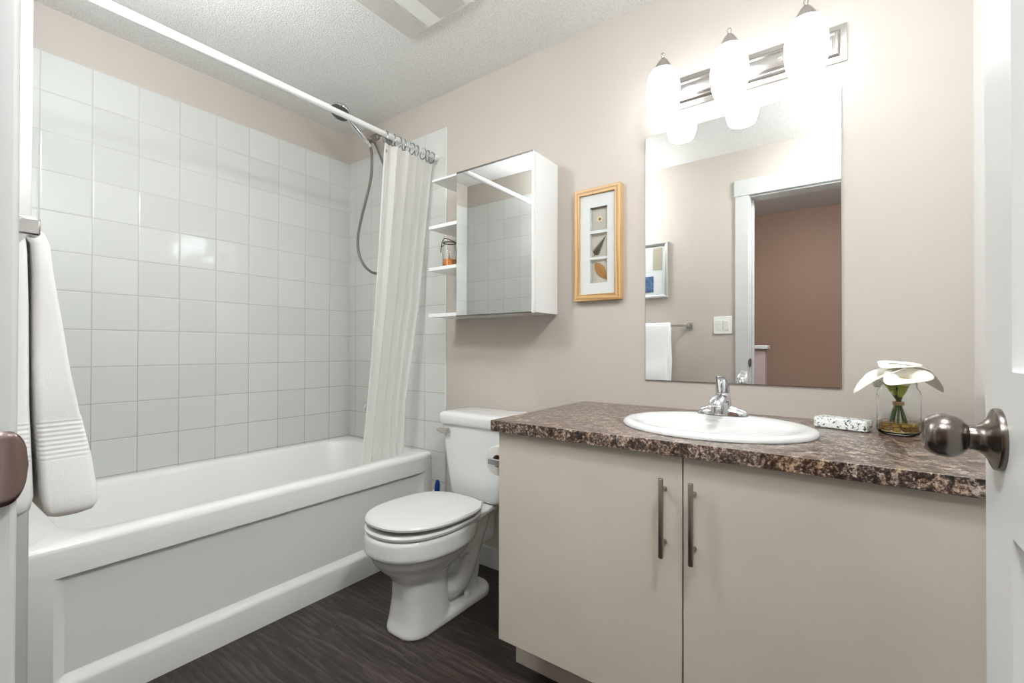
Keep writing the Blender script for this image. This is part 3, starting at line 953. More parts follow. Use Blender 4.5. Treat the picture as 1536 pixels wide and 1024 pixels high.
# faucet
FX, FY, FZ = 2.186, -0.178, ZT+0.0150
fa = thing('faucet', 'chrome single-lever faucet at the back of the oval sink', 'faucet', (FX, FY, FZ))
bm = B()
st = []
for k in range(21):
    s = -1 + 2*k/20
    hwid = 0.0245*math.sqrt(max(0, 1-(abs(s)**2.8)*0.72))
    hgt = 0.011 + 0.026*(1-abs(s))**0.85
    if k in (0, 20): hgt *= 0.72; hwid *= 0.8
    x = FX + s*0.072
    st.append([(x, FY + hwid*math.cos(a), FZ + max(0.0, hgt*math.sin(a)**0.8) if 0 < a < PI-1e-6 else FZ) for a in [PI*q/14 for q in range(15)]])
rings(bm, st, True, True)
obj('base', bm, M['chrome'], fa, smooth=60)
bm = B()
def se(cx, cy, z, a_, b_, n=24, tilt=0.0):
    return [(cx + a_*math.cos(2*PI*k/n), cy + b_*math.sin(2*PI*k/n), z + tilt*math.sin(2*PI*k/n)) for k in range(n)]
rings(bm, [se(FX, FY-0.002, FZ+0.001, 0.030, 0.028), se(FX, FY-0.002, FZ+0.02, 0.0275, 0.027), se(FX, FY, FZ+0.045, 0.0240, 0.0255), se(FX, FY+0.002, FZ+0.064, 0.0200, 0.021), se(FX, FY+0.003, FZ+0.067, 0.0185, 0.0195)])
obj('body', bm, M['chrome'], fa, smooth=50)
# spout: wide tongue arching forward over the bowl
bm = B()
sp_pts = spline([(FX, FY-0.005, FZ+0.045), (FX, FY-0.045, FZ+0.052), (FX, FY-0.085, FZ+0.045), (FX, FY-0.112, FZ+0.032)], 5)
rs = []
for i, p in enumerate(sp_pts):
    t = i/(len(sp_pts)-1)
    wd = 0.0225 - 0.004*t
    th = 0.0155 - 0.005*t
    rs.append([(p.x + wd*math.cos(a), p.y + 0.3*th*math.sin(a), p.z + th*math.sin(a)) for a in [2*PI*q/20 for q in range(20)]])
rings(bm, rs, True, True)
cyl(bm, (FX, FY-0.104, FZ+0.034), (FX, FY-0.106, FZ+0.017), 0.0115, 18)
obj('spout', bm, M['chrome'], fa, smooth=55)
# lever handle: dome over the body with a paddle rising to the front
bm = B()
rings(bm, [se(FX, FY+0.003, FZ+0.069, 0.0205, 0.0215), se(FX, FY+0.003, FZ+0.080, 0.0205, 0.0225, tilt=-0.001), se(FX, FY-0.001, FZ+0.093, 0.0190, 0.022, tilt=-0.003), se(FX, FY-0.010, FZ+0.105, 0.0165, 0.020, tilt=-0.004),
           se(FX, FY-0.025, FZ+0.113, 0.0140, 0.016, tilt=-0.004), se(FX, FY-0.040, FZ+0.118, 0.0115, 0.009, tilt=-0.002), se(FX, FY-0.047, FZ+0.1175, 0.004, 0.003)])
obj('lever', bm, M['chrome'], fa, smooth=60)
bm = B(); sphere(bm, (FX, FY-0.0155, FZ+0.084), 0.0028, 10, 8)
obj('indicator', bm, M['blue_plastic'], fa, smooth=60)

# speckled block
bm = B()
ang = math.atan2(-0.083, 0.105)
Lx, Wy, Hz = 0.122, 0.058, 0.030
bcx, bcy = 2.487, -0.165
def rot(px_, py_):
    return bcx + px_*math.cos(-0.30) - py_*math.sin(-0.30), bcy + px_*math.sin(-0.30) + py_*math.cos(-0.30)
rs = []
for z_, ins in ((ZT+0.0008, 0.003), (ZT+0.004, 0.0), (ZT+Hz-0.004, 0.0), (ZT+Hz, 0.003)):
    rs.append([(*rot(x, y), z_) for x, y, _ in rrect(-Lx/2+ins, Lx/2-ins, -Wy/2+ins, Wy/2-ins, 0.006, 0)])
rings(bm, rs)
sb = obj('soap_bar', bm, M['marble'], None, smooth=40, origin=(bcx, bcy, ZT))
tag(sb, 'white soap bar with black speckles beside the glass jar of lilies', 'soap')

# ------------------------------------------------------------------ jar with calla lilies
JX, JY = 2.603, -0.176
JB = ZT + 0.0008
jar = thing('glass_jar', 'clear glass jar of calla lilies on the countertop by the door', 'jar', (JX, JY, JB))
bm = B()
lathe(bm, [(0.0, 0.0), (0.036, 0.0), (0.0415, 0.003), (0.0445, 0.010), (0.0448, 0.100), (0.0435, 0.110), (0.039, 0.117), (0.0365, 0.121), (0.0365, 0.136), (0.0372, 0.138), (0.0355, 0.1395), (0.0340, 0.137), (0.0340, 0.121), (0.0365, 0.115), (0.041, 0.108),
           (0.0422, 0.099), (0.0419, 0.012), (0.039, 0.007), (0.034, 0.0055), (0.0, 0.0055)], (JX, JY, JB), (0, 0, 1), 48)
bmesh.ops.remove_doubles(bm, verts=bm.verts[:], dist=2e-5)
obj('glass', bm, M['glass'], jar, smooth=50)
bm = B()
tube(bm, [(JX+0.0366*math.cos(a), JY+0.0366*math.sin(a), JB+0.126+0.004*a/(2*PI)) for a in [2*PI*k/40 for k in range(41)]], 0.0009, 6)
obj('screw_thread', bm, M['glass'], jar, smooth=60)
bm = B()
lathe(bm, [(0.0, 0.0062), (0.034, 0.0062), (0.0385, 0.0078), (0.0412, 0.013), (0.0413, 0.031), (0.0, 0.031)], (JX, JY, JB), (0, 0, 1), 40)
bmesh.ops.remove_doubles(bm, verts=bm.verts[:], dist=2e-5)
wt = obj('water', bm, M['water'], None, smooth=40, origin=(JX, JY, JB+0.0062))
tag(wt, 'golden tinted water in the bottom of the glass jar', 'water', kind='stuff')
# pebbles
rnd = random.Random(3)
pp = None
n_p = 0
for lay, (rad, cnt, zz) in enumerate(((0.0305, 11, 0.0145), (0.014, 5, 0.0145), (0.029, 10, 0.0245), (0.012, 3, 0.0245))):
    for k in range(cnt):
        a = 2*PI*(k + 0.5*lay)/cnt + rnd.uniform(-0.08, 0.08)
        loc = (JX + rad*math.cos(a), JY + rad*math.sin(a), JB + zz - 0.0045)
        if pp is None:
            bm = B(); sphere(bm, (loc[0], loc[1], loc[2]+0.0045), 0.0075, 14, 9, (1.15, 1.0, 0.66))
            pp = obj('pebble', bm, M['pebble'], None, smooth=60, origin=loc); o = pp
        else:
            o = pp.copy(); C.objects.link(o); o.location = loc
        o.rotation_euler = (0, 0, rnd.uniform(0, 6))
        s = rnd.uniform(0.88, 1.04); o.scale = (s, s, s)
        tag(o, 'amber pebble under the lily stems in the glass jar', 'pebble', 'amber pebbles in the glass jar')

# calla lilies
def calla(label, foot, neck, throat, direction, up, size, tipk=1.0):
    """foot -> neck (tie) -> throat is the stem; the bloom opens from the throat along direction, its lip pulled towards up"""
    t = thing('calla_lily', label, 'flower', foot, 'calla lilies in the glass jar')
    bm = B()
    thr = Vector(throat)
    d = Vector(direction).normalized()
    n_ = Vector(up); n_ = (n_ - d*n_.dot(d)).normalized()
    q = d.cross(n_)
    pts = spline([foot, neck, ((Vector(neck)+thr)*0.5 + Vector((thr.x-neck[0], thr.y-neck[1], 0))*0.12), thr], 7)
    nn = len(pts)
    tube(bm, pts, [0.0028 + 0.0022*max(0, (i/nn-0.62)/0.38) for i in range(nn)], 10)
    obj('stem', bm, M['stem'], t, smooth=60)
    bm = B()
    lay = bm.verts.layers.float.new('along')
    rs = []
    nt, na = 18, 30
    for i in range(nt+1):
        s = i/nt
        row = []
        for k in range(na+1):
            a = -PI*1.07 + 2*PI*1.07*k/na           # 0 = lip, +-pi = overlap seam
            c = (1+math.cos(a))/2                   # 1 at the lip
            fl = max(0.0, (s-0.62)/0.38)
            r = size*(0.085 + 0.13*s + 0.24*s**2.4 + 0.24*fl**1.5)
            h = size*(1.22*s - 0.16*s*s*(1-c) - 0.30*fl**2.0*(0.55+0.45*c))
            tip = tipk*size*0.55*c**10*max(0, s-0.5)**1.5*2.83
            r *= 1 + 0.07*math.sin(3*a + 0.6)*fl
            spir = 1 + 0.07*a/PI*s
            p = thr + d*h + (n_*math.cos(a) + q*math.sin(a))*r*spir + n_*tip*0.9 - d*tip*0.15 + Vector((0, 0, -0.42*tip*tip/size))
            nv_ = bm.verts.new(p)
            nv_[lay] = s
            row.append(nv_)
        rs.append(row)
    for i in range(nt):
        for k in range(na):
            bm.faces.new((rs[i][k], rs[i][k+1], rs[i+1][k+1], rs[i+1][k]))
    obj('bloom', bm, M['bloom'], t, smooth=180, solid=0.0012)
    bm = B()
    lathe(bm, [(0.0050, -0.008), (size*0.085+0.0016, 0.001), (size*0.110+0.0017, size*0.20), (size*0.145+0.0017, size*0.42), (size*0.150+0.0012, size*0.44)], thr, d, 18)
    obj('throat', bm, M['calyx'], t, smooth=60)
    bm = B()
    lathe(bm, [(0.0028, size*0.1), (0.0036, size*0.35), (0.003, size*0.55), (0.0, size*0.62)], thr, d, 12)
    obj('spadix', bm, M['spadix'], t, smooth=60)
    return t
tz = JB + 0.078
zf_ = JB + 0.031
cR = Vector((0.81, 0.59, 0)); cF = Vector((-0.59, 0.81, 0))   # to the right / away as seen from the doorway (only used to spread the stems)
J0 = Vector((JX, JY, 0))
def PJ(r, f, z): 
    p = J0 + cR*r + cF*f
    return (p.x, p.y, z)
calla('white calla lily at the front of the jar, cup facing the doorway', PJ(0.006, -0.016, zf_), PJ(0.0, -0.005, tz), PJ(-0.004, -0.012, JB+0.104), cR*-0.10 + cF*-0.42 + Vector((0, 0, 0.85)), cR*-0.9 + cF*-0.35, 0.066, 0.8)
calla('white calla lily drooping to the left over the soap bar', PJ(0.018, 0.006, zf_), PJ(0.005, 0.002, tz), PJ(-0.012, 0.002, JB+0.108), cR*-0.40 + cF*0.05 + Vector((0, 0, 0.88)), cR*-0.7 + Vector((0, 0, -0.3)), 0.062, 1.35)
calla('white calla lily bending to the right towards the door knob', PJ(-0.018, 0.004, zf_), PJ(-0.005, 0.002, tz), PJ(0.014, 0.004, JB+0.108), cR*0.36 + cF*0.08 + Vector((0, 0, 0.90)), cR*0.7 + Vector((0, 0, -0.3)), 0.068, 1.4)
calla('tallest white calla lily, upright in the middle of the jar', PJ(0.0, 0.016, zf_), PJ(0.001, 0.006, tz), PJ(0.000, 0.008, JB+0.124), cR*-0.05 + cF*-0.16 + Vector((0, 0, 0.95)), cR*-0.8 + cF*-0.3, 0.062, 0.5)
calla('white calla lily leaning back to the wall in the jar', PJ(-0.008, -0.008, zf_), PJ(-0.001, -0.002, tz), PJ(0.008, 0.016, JB+0.108), cF*0.50 + cR*0.30 + Vector((0, 0, 0.8)), cF*0.9, 0.054, 0.8)
bm = B()
lathe(bm, [(0.0105, -0.005), (0.0118, -0.004), (0.0118, 0.004), (0.0105, 0.005)], (JX, JY, tz), (0, 0, 1), 22)
tube(bm, spline([PJ(-0.011, -0.004, tz), PJ(-0.019, -0.008, tz+0.003), PJ(-0.022, -0.008, tz-0.002)], 5), 0.0009, 6)
tube(bm, spline([PJ(-0.011, -0.004, tz), PJ(-0.018, -0.009, tz-0.004), PJ(-0.020, -0.010, tz-0.012)], 5), 0.0009, 6)
tw = obj('twine_tie', bm, M['twine'], None, smooth=60, origin=(JX, JY, tz))
tag(tw, 'raffia twine knotted round the lily stems inside the jar', 'twine')

# ------------------------------------------------------------------ wall mirror
bm = B(); box(bm, 1.8812, 2.4845, -0.006, -0.0005, 0.920, 1.838)
mi = thing('wall_mirror', 'large frameless wall mirror above the sink', 'mirror', (2.183, -0.003, 0.92))
obj('backing', bm, M['mirror_edge'], mi)
bm = B(); box(bm, 1.8822, 2.4835, -0.0075, -0.0061, 0.921, 1.837)
obj('glass', bm, M['mirror'], mi)

# ------------------------------------------------------------------ mirrored cabinet with open shelves
mc = thing('mirror_cabinet', 'white wall cabinet with mirrored door and open side shelves above the toilet', 'cabinet', (1.29, -0.1, 1.18))
KX0, KX1, KY = 1.086, 1.494, -0.195
bm = B(); box(bm, KX0, KX1, KY+0.022, -0.0005, 1.183, 1.826)
obj('body', bm, M['white_lacquer'], mc, bevel=0.0015)
bm = B(); box(bm, KX0-0.001, KX1-0.001, KY+0.003, KY+0.020, 1.180, 1.824)
dd = obj('door', bm, M['white_lacquer'], mc, bevel=0.001)
bm = B(); box(bm, KX0-0.001, KX1-0.006, KY, KY+0.0029, 1.185, 1.818)
g_ = obj('mirror_glass', bm, M['mirror'], dd)
g_['label'] = 'mirror glass facing of the cabinet door'
bm = B(); box(bm, KX0-0.002, KX1-0.004, KY-0.001, KY+0.006, 1.8185, 1.8255)
obj('edge_strip', bm, M['mirror_edge'], dd)
bm = B(); box(bm, KX0-0.002, KX1-0.008, KY-0.001, KY+0.004, 1.178, 1.1845)
obj('edge_strip', bm, M['mirror_edge'], dd)
for zt, th in ((1.826, 0.010), (1.612, 0.016), (1.4165, 0.016), (1.199, 0.016)):
    bm = B(); box(bm, 0.902 if th > 0.012 else 0.922, KX0-0.0005, KY+0.004, -0.007 if False else -0.0075, zt-th, zt)
    obj('shelf', bm, M['white_lacquer'], mc, bevel=0.0012)

la = thing('glass_lantern', 'small wire-handled glass jar with orange wax on the open cabinet shelf', 'jar', (1.045, -0.09, 1.4168))
lx, ly, lz = 0.980, -0.130, 1.4172
bm = B(); lathe(bm, [(0.0, 0.0), (0.031, 0.0), (0.033, 0.004), (0.033, 0.095), (0.028, 0.105), (0.028, 0.125), (0.0265, 0.125), (0.0265, 0.105), (0.0315, 0.094), (0.0315, 0.005), (0.0, 0.004)], (lx, ly, lz), (0, 0, 1), 28)
bmesh.ops.remove_doubles(bm, verts=bm.verts[:], dist=2e-5)
obj('glass', bm, M['glass'], la, smooth=50)
bm = B(); lathe(bm, [(0.0, 0.0045), (0.0305, 0.0055), (0.031, 0.038), (0.0, 0.040)], (lx, ly, lz), (0, 0, 1), 24)
w_ = obj('wax', bm, M['orange_wax'], la, smooth=40); w_['label'] = 'orange wax filling'
bm = B()
tube(bm, [(lx+0.0295*math.cos(a), ly+0.0295*math.sin(a), lz+0.117) for a in [2*PI*k/24 for k in range(25)]], 0.0028, 8)
tube(bm, spline([(lx-0.030, ly, lz+0.117), (lx-0.044, ly-0.01, lz+0.10), (lx-0.040, ly-0.018, lz+0.075), (lx-0.034, ly-0.02, lz+0.10), (lx-0.024, ly-0.024, lz+0.122), (lx, ly-0.03, lz+0.134), (lx+0.03, ly, lz+0.12)], 6), 0.0019, 8)
obj('wire_handle', bm, M['wire'], la, smooth=60)
bm = B(); lathe(bm, [(0.0, 0.0), (0.012, 0.001), (0.008, 0.018), (0.003, 0.032), (0.0, 0.038)], (lx-0.006, ly-0.004, lz+0.0395), (0.15, -0.1, 1), 14)
obj('shell', bm, M['shell'], la, smooth=50)

# ------------------------------------------------------------------ shadow-box picture
pf = thing('shadow_box', 'oak shadow box frame with three pressed plants on the wall beside the mirror', 'picture frame', (1.69, -0.001, 1.232))
PX0, PX1, PZ0, PZ1, PY = 1.586, 1.790, 1.231, 1.685, -0.028
FW = 0.0255
bm = B()
rs = []
for ins, y in ((0.0, -0.0005), (0.0, PY), (FW, PY), (FW, PY+0.010), (FW+0.001, -0.0005)):
    rs.append([(PX0+ins, y, PZ0+ins), (PX1-ins, y, PZ0+ins), (PX1-ins, y, PZ1-ins), (PX0+ins, y, PZ1-ins)])
rings(bm, rs, False, False)
for f_ in bm.faces:
    c_ = f_.calc_center_median()
    if abs(c_.z - (PZ0+PZ1)/2) > (PZ1-PZ0)/2 - FW + 0.001:
        f_.material_index = 1
obj('frame', bm, [M['oak'], M['oak_rail']], pf, bevel=0.001)
# mat with three windows
wins = [(1.406-0.104, 1.398), (1.4045, 1.5065), (1.514, 1.610)]
wins = [(1.302, 1.397), (1.4055, 1.5015), (1.512, 1.607)]
WX0, WX1 = 1.656, 1.731
bm = B()
mz0, mz1, mx0, mx1, my = PZ0+FW, PZ1-FW, PX0+FW, PX1-FW, PY+0.0085
box(bm, mx0, WX0, my, my+0.002, mz0, mz1)
box(bm, WX1, mx1, my, my+0.002, mz0, mz1)
prev = mz0
for a, b in wins:
    box(bm, WX0, WX1, my, my+0.002, prev, a); prev = b
box(bm, WX0, WX1, my, my+0.002, prev, mz1)
for a, b in wins:
    box(bm, WX0-0.0008, WX0, my+0.002, -0.002, a, b); box(bm, WX1, WX1+0.0008, my+0.002, -0.002, a, b)
obj('mat_board', bm, M['mat_board'], pf)
bm = B(); box(bm, mx0-0.002, mx1+0.002, -0.004, -0.001, mz0-0.002, mz1+0.002)
obj('backing', bm, M['linen'], pf)
yb_ = -0.0055
# pressed flower
fc = Vector((1.693, yb_, 1.560))
bm = B()
for k in range(6):
    a = 2*PI*k/6 + 0.3
    ring_ = []
    for q_ in range(10):
        tt = 2*PI*q_/10
        ring_.append(fc + Vector((math.cos(a)*(0.0078+0.007*math.cos(tt)) - math.sin(a)*0.0044*math.sin(tt), -0.0004*math.cos(tt)-0.0005*(k % 2), math.sin(a)*(0.0078+0.007*math.cos(tt)) + math.cos(a)*0.0044*math.sin(tt))))
    bm.faces.new([bm.verts.new(p) for p in ring_])
obj('pressed_flower', bm, M['petal_white'], pf, solid=0.0008)
bm = B(); sphere(bm, fc + Vector((0, -0.0012, 0)), 0.0058, 12, 8, (1, 0.25, 1))
obj('flower_heart', bm, M['petal_heart'], pf, smooth=60)
# pressed fern
bm = B()
f0, f1 = Vector((1.671, yb_, 1.420)), Vector((1.717, yb_, 1.487))
dv = (f1-f0); nrm = Vector((-dv.z, 0, dv.x)).normalized(); dn = dv.normalized()
pts = [f0 - dn*0.004, f0 + dn*0.0]
tube(bm, [f0 - dn*0.008, f1], [0.0009, 0.0004], 6)
for k in range(13):
    t = k/13
    ln = 0.019*(1-t)**0.8
    for sd in (-1, 1):
        p0 = f0 + dv*t
        p1 = p0 + nrm*sd*ln + dn*ln*0.55
        wv_ = dn*0.0028*(1.05-t*0.6)
        bm.faces.new([bm.verts.new(p) for p in (p0-wv_*0.6, p0+wv_, (p0+p1)/2+wv_, p1, (p0+p1)/2-wv_)])
obj('pressed_fern', bm, M['fern'], pf, solid=0.0007)
# pressed leaf
bm = B()
l0, l1 = Vector((1.673, yb_, 1.386)), Vector((1.722, yb_, 1.314))
dv = l1-l0; nrm = Vector((-dv.z, 0, dv.x)).normalized()
up_, dn_ = [], []
for k in range(1, 14):
    t = k/14
    wd = 0.0205*math.sin(PI*t**0.85)**0.9
    up_.append(l0+dv*t+nrm*wd); dn_.append(l0+dv*t-nrm*wd)
bm.faces.new([bm.verts.new(p) for p in [l0]+up_+[l1]+dn_[::-1]])
tube(bm, [l0 - dv*0.08 + Vector((0, -0.0006, 0)), l1 + Vector((0, -0.0006, 0))], 0.0007, 6)
obj('pressed_leaf', bm, M['leaf_brown'], pf, solid=0.0008)

# ------------------------------------------------------------------ vanity light
vl = thing('vanity_light', 'brushed nickel bar light with three lit white glass shades above the mirror', 'wall light', (2.2, -0.001, 1.905))
bm = B()
BX0, BX1, BZ0, BZ1 = 1.903, 2.499, 1.908, 2.021
def frame_ring(ins, y):
    return [(BX0+ins, y, BZ0+ins), (BX1-ins, y, BZ0+ins), (BX1-ins, y, BZ1-ins), (BX0+ins, y, BZ1-ins)]
rings(bm, [frame_ring(i, y) for i, y in ((0, -0.0005), (0.0, -0.007), (0.016, -0.010), (0.018, -0.0135), (0.0225, -0.0185), (0.028, -0.0195), (0.033, -0.017), (0.0345, -0.021), (0.037, -0.0225))], True, True)
obj('back_plate', bm, M['nickel'], vl, bevel=0.0008)
SX, SY = (1.984, 2.195, 2.402), -0.12
for s in SX:
    bm = B(); tube(bm, spline([(s, -0.021, 1.965), (s, -0.05, 1.970), (s, -0.095, 2.005), (s, -0.112, 2.033), (s, SY, 2.036)], 6), 0.0075, 14)
    obj('arm', bm, M['nickel'], vl, smooth=60)
    bm = B(); lathe(bm, [(0.012, 0), (0.012, 0.006), (0.009, 0.012)], (s, -0.021, 1.965), (0, -1, 0), 18, True, True)
    obj('arm_socket', bm, M['nickel'], vl, smooth=50)
    bm = B(); lathe(bm, [(0.031, 2.000), (0.0305, 2.006), (0.024, 2.020), (0.0155, 2.034), (0.0085, 2.042), (0.0045, 2.045), (0.0045, 2.049), (0.0068, 2.052), (0.0075, 2.056), (0.006, 2.060), (0.0, 2.062)], (s, SY, 0), (0, 0, 1), 28, True)
    obj('cap', bm, M['nickel'], vl, smooth=50)
    bm = B()
    pr = [(0.028, 2.003), (0.040, 1.997), (0.0490, 1.980), (0.0540, 1.957), (0.0565, 1.930), (0.0560, 1.903), (0.0525, 1.875), (0.0465, 1.854), (0.0420, 1.8470)]
    pi_ = [(max(0.02, r-0.003), z-0.0005) for r, z in pr[::-1]]
    lathe(bm, pr + pi_, (s, SY, 0), (0, 0, 1), 40)
    gl = obj('glass_shade', bm, M['shade_glass'], vl, smooth=80)
    bm = B(); sphere(bm, (s, SY, 1.93), 0.024, 16, 10)
    obj('bulb', bm, M['shade_glass'], vl, smooth=80)
for s in (2.062, 2.325):
    bm = B(); sphere(bm, (s, -0.0235, 1.970), 0.0052, 14, 8, (1, 0.6, 1))
    obj('screw_cap', bm, M['nickel'], vl, smooth=60)

# ------------------------------------------------------------------ ceiling vent
ev = thing('ceiling_vent', 'white exhaust fan grille on the popcorn ceiling', 'vent', (1.19, -0.6, ZC))
VZ = ZC - 0.018
vx0, vx1, vy1, vy0 = 1.000, 1.372, -0.404, -0.764
bm = B()
rings(bm, [[(vx0, vy0, ZC-0.0005), (vx1, vy0, ZC-0.0005), (vx1, vy1, ZC-0.0005), (vx0, vy1, ZC-0.0005)],
           [(vx0+0.004, vy0+0.004, VZ+0.003), (vx1-0.004, vy0+0.004, VZ+0.003), (vx1-0.004, vy1-0.004, VZ+0.003), (vx0+0.004, vy1-0.004, VZ+0.003)],
           [(vx0+0.010, vy0+0.010, VZ), (vx1-0.010, vy0+0.010, VZ), (vx1-0.010, vy1-0.010, VZ), (vx0+0.010, vy1-0.010, VZ)]], False, True)
obj('housing', bm, M['white_plastic'], ev)
for a, b in ((vx0+0.022, vx0+0.128), (vx0+0.208, vx1-0.034)):
    bm = B()
    box(bm, a, b, vy0+0.022, vy1-0.022, VZ-0.0012, VZ+0.001)
    gdark = obj('grille_backing', bm, M['vent_shadow'], ev)
    bm = B()
    n_s = 64
    y0_, y1_ = vy0+0.022, vy1-0.022
    for k in range(n_s+1):
        yy = y0_ + (y1_-y0_)*k/n_s
        box(bm, a, b, yy-0.0014, yy+0.0014, VZ-0.0045, VZ-0.0012)
    nx = max(2, int((b-a)/0.0056))
    for k in range(nx+1):
        xx = a + (b-a)*k/nx
        box(bm, xx-0.0014, xx+0.0014, y0_, y1_, VZ-0.004, VZ-0.0012)
    obj('grille', bm, M['vent_grille'], ev)

# ------------------------------------------------------------------ toilet paper
hp = thing('paper_holder', 'chrome toilet paper holder on the side of the vanity', 'paper holder', (1.640, -0.5, 0.66))
RXc, RYc, RZc = 1.570, -0.468, 0.668
bm = B()
lathe(bm, [(0.022, 0), (0.022, 0.006), (0.012, 0.010), (0.0095, 0.014)], (1.6418, -0.545, RZc+0.004), (-1, 0, 0), 22, True, True)
box(bm, RXc-0.014, 1.632, -0.551, -0.539, RZc-0.006, RZc+0.013)
cyl(bm, (RXc, -0.539, RZc+0.003), (RXc, -0.40, RZc+0.003), 0.007, 16)
obj('arm', bm, M['chrome'], hp, bevel=0.0015)
bm = B()
lathe(bm, [(0.0205, -0.050), (0.048, -0.050), (0.0495, -0.048), (0.0495, 0.048), (0.048, 0.050), (0.0205, 0.050), (0.0205, -0.050)], (RXc, RYc, RZc), (0, 1, 0), 40)
rl = thing('toilet_roll', 'white toilet paper roll on the chrome holder by the vanity', 'toilet paper', (RXc, RYc, RZc-0.05))
obj('paper', bm, M['paper'], rl, smooth=40)
bm = B(); lathe(bm, [(0.0203, -0.0502), (0.0203, 0.0502), (0.0188, 0.0502), (0.0188, -0.0502), (0.0203, -0.0502)], (RXc, RYc, RZc), (0, 1, 0), 28)
obj('core', bm, M['cardboard'], rl, smooth=40)

# ------------------------------------------------------------------ towel bar and towel on the doorway wall
TBZ, TBY = 1.199, -1.594
tb = thing('towel_bar', 'chrome towel bar on the wall beside the door, seen in the mirror', 'towel bar', (1.32, YD, TBZ))
for x in (1.03, 1.607):
    bm = B(); box(bm, x-0.014, x+0.014, TBY-0.012, TBY+0.012, TBZ-0.0115, TBZ+0.0115)
    box(bm, x-0.010, x+0.010, YD+0.002, TBY-0.008, TBZ-0.010, TBZ+0.010)
    box(bm, x-0.022, x+0.022, YD+0.0003, YD+0.006, TBZ-0.024, TBZ+0.024)
    obj('bracket', bm, M['nickel'], tb, bevel=0.0025)
bm = B(); box(bm, 1.04, 1.595, TBY-0.005, TBY+0.005, TBZ-0.008, TBZ+0.008)
obj('bar', bm, M['nickel'], tb, bevel=0.001)
tl = thing('bath_towel', 'thick white bath towel folded over the towel bar beside the door', 'towel', (1.3, TBY, 0.77))
tx0, tx1 = 1.10, 1.497
def flap(zs_):
    bm = B()
    rs = []
    for z_, yb0, yf0, ex in zs_:
        rr0 = min(0.008, (yf0-yb0)/2-0.001)
        ring_ = []
        for (x, y, _) in rrect(tx0-ex, tx1+ex, yb0, yf0, rr0, 0, 8):
            ring_.append((x + 0.003*math.sin(z_*23+y*40), y + 0.0025*math.sin(x*31+z_*9), z_ + 0.004*math.sin(x*17)))
        rs.append(ring_)
    rings(bm, rs)
    return bm
fr = [(0.770, -1.545, -1.515, -0.010), (0.774, -1.554, -1.502, -0.004), (0.784, -1.558, -1.496, 0.0), (0.80, -1.560, -1.495, 0.0), (0.86, -1.562, -1.501, 0.0), (0.925, -1.565, -1.512, -0.002), (0.93, -1.565, -1.514, 0.0),
      (1.00, -1.567, -1.526, 0.0), (1.08, -1.569, -1.538, 0.0), (1.15, -1.571, -1.549, 0.0), (1.195, -1.575, -1.554, 0.0), (1.212, -1.586, -1.560, -0.001), (1.220, -1.590, -1.568, -0.003)]
obj('front_fold', flap(fr), M['towel'], tl, smooth=60)
bk = [(0.782, -1.612, -1.582, -0.012), (0.790, -1.622, -1.572, -0.006), (0.81, -1.625, -1.5685, -0.004), (0.95, -1.625, -1.5715, -0.003), (1.10, -1.6245, -1.574, -0.003), (1.18, -1.620, -1.578, -0.003), (1.205, -1.612, -1.580, -0.005), (1.218, -1.604, -1.580, -0.008), (1.222, -1.598, -1.576, -0.012)]
obj('back_fold', flap(bk), M['towel'], tl, smooth=60)

# picture in the mirror
fp = thing('framed_print', 'silver framed print with blue and beige squares above the towel, seen in the mirror', 'picture frame', (1.30, YD, 1.405))
a0, a1, b0, b1, fy_ = 1.142, 1.458, 1.406, 1.812, YD+0.022
bm = B(); rs = []
for ins, y in ((0.0, YD+0.0005), (0.0, fy_-0.004), (0.006, fy_), (0.018, fy_-0.003), (0.024, fy_-0.008), (0.024, YD+0.001)):
    rs.append([(a0+ins, y, b0+ins), (a1-ins, y, b0+ins), (a1-ins, y, b1-ins), (a0+ins, y, b1-ins)])
rings(bm, rs, False, False)
obj('frame', bm, M['silver_frame'], fp)
bm = B(); box(bm, a0+0.023, a1-0.023, YD+0.004, YD+0.009, b0+0.023, b1-0.023)
obj('mat_board', bm, M['mat_board'], fp)
bm = B(); box(bm, 1.348, 1.415, YD+0.0092, YD+0.0105, 1.615, 1.775)
obj('beige_print', bm, M['print_beige'], fp)
bm = B(); box(bm, 1.235, 1.352, YD+0.0092, YD+0.0105, 1.452, 1.570)
obj('blue_print', bm, M['print_blue'], fp)

sw = thing('light_switch', 'white double rocker light switch beside the door frame', 'light switch', (1.822, YD, 1.197))
bm = B(); box(bm, 1.766, 1.880, YD+0.0003, YD+0.006, 1.138, 1.256)
obj('plate', bm, M['white_plastic'], sw, bevel=0.0025)
for x in (1.800, 1.846):
    bm = B()
    rings(bm, [[(x-0.0165, YD+0.0062, 1.164), (x+0.0165, YD+0.0062, 1.164), (x+0.0165, YD+0.0062, 1.230), (x-0.0165, YD+0.0062, 1.230)],
               [(x-0.016, YD+0.0078, 1.165), (x+0.016, YD+0.0078, 1.165), (x+0.016, YD+0.0115, 1.229), (x-0.016, YD+0.0115, 1.229)]])
    obj('rocker', bm, M['white_plastic'], sw)

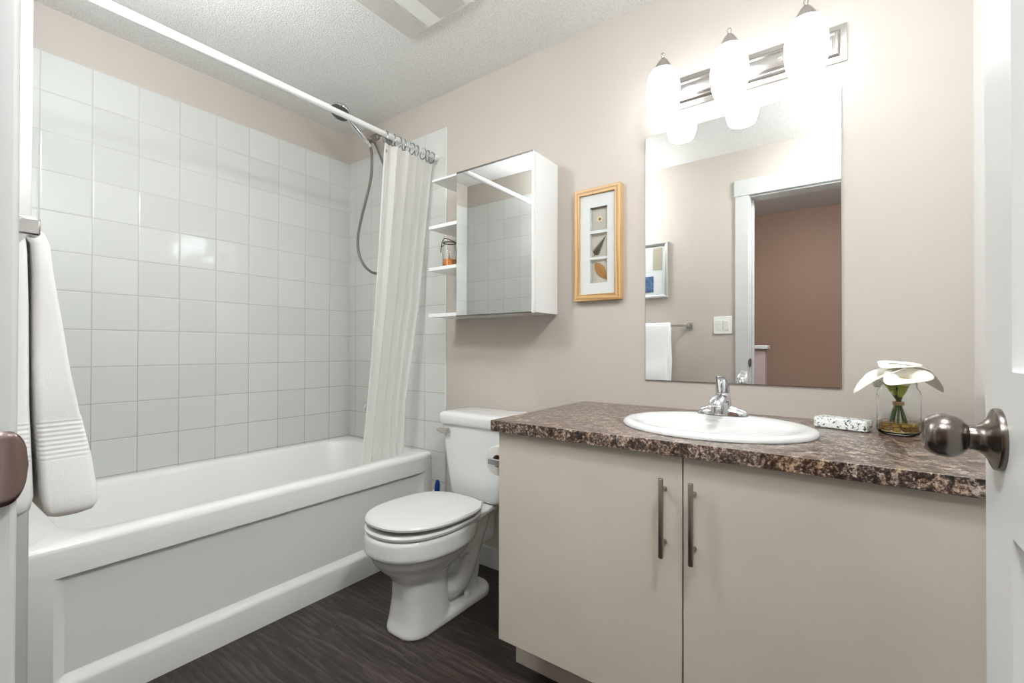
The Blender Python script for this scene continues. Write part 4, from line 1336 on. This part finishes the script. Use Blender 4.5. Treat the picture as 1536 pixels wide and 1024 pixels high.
# ------------------------------------------------------------------ added fill lamps, unseen overhead, that even out the room light
gx, gy_ = 2.64, -1.225
cl = thing('fill_ceiling_lamp', 'added flush opal fill lamp, out of view on the ceiling above the open door', 'ceiling lamp', (gx, gy_, ZC))
bm = B(); lathe(bm, [(0.125, -0.0005), (0.125, -0.026), (0.118, -0.030)], (gx, gy_, ZC), (0, 0, 1), 36, True, True)
obj('base', bm, M['nickel'], cl, smooth=40)
bm = B(); lathe(bm, [(0.114, -0.031), (0.111, -0.048), (0.095, -0.072), (0.06, -0.088), (0.0, -0.094)], (gx, gy_, ZC), (0, 0, 1), 36, True)
obj('glass_bowl', bm, M['fill_glass'], cl, smooth=80)
gx, gy_, gz = 0.98, -1.425, 2.06  # second added fill lamp, unseen, brightens the tile and ceiling
pl_ = thing('fill_pendant', 'added opal globe fill light, out of view by the tub end wall', 'pendant lamp', (gx, gy_, ZC))
bm = B(); lathe(bm, [(0.055, -0.0005), (0.055, -0.016), (0.045, -0.022), (0.02, -0.030)], (gx, gy_, ZC), (0, 0, 1), 28, True, True)
obj('canopy', bm, M['nickel'], pl_, smooth=40)
bm = B(); cyl(bm, (gx, gy_, ZC-0.029), (gx, gy_, gz+0.1), 0.007, 14)
obj('stem', bm, M['nickel'], pl_, smooth=40)
bm = B(); sphere(bm, (gx, gy_, gz), 0.105, 32, 18)
obj('globe', bm, M['fill_glass_dim'], pl_, smooth=180)

# ------------------------------------------------------------------ hallway ceiling lamp (lights the doorway from behind the viewer)
hl = thing('hall_lamp', 'round lit glass ceiling lamp in the hallway outside the door', 'ceiling lamp', (2.3, -2.08, ZC))
bm = B(); lathe(bm, [(0.19, -0.0005), (0.19, -0.022), (0.182, -0.026)], (2.3, -2.08, ZC), (0, 0, 1), 40, True, True)
obj('base_plate', bm, M['nickel'], hl, smooth=40)
bm = B(); lathe(bm, [(0.178, -0.0265), (0.172, -0.050), (0.145, -0.078), (0.09, -0.095), (0.0, -0.101)], (2.3, -2.08, ZC), (0, 0, 1), 40, True)
obj('glass_bowl', bm, M['hall_glass'], hl, smooth=80)
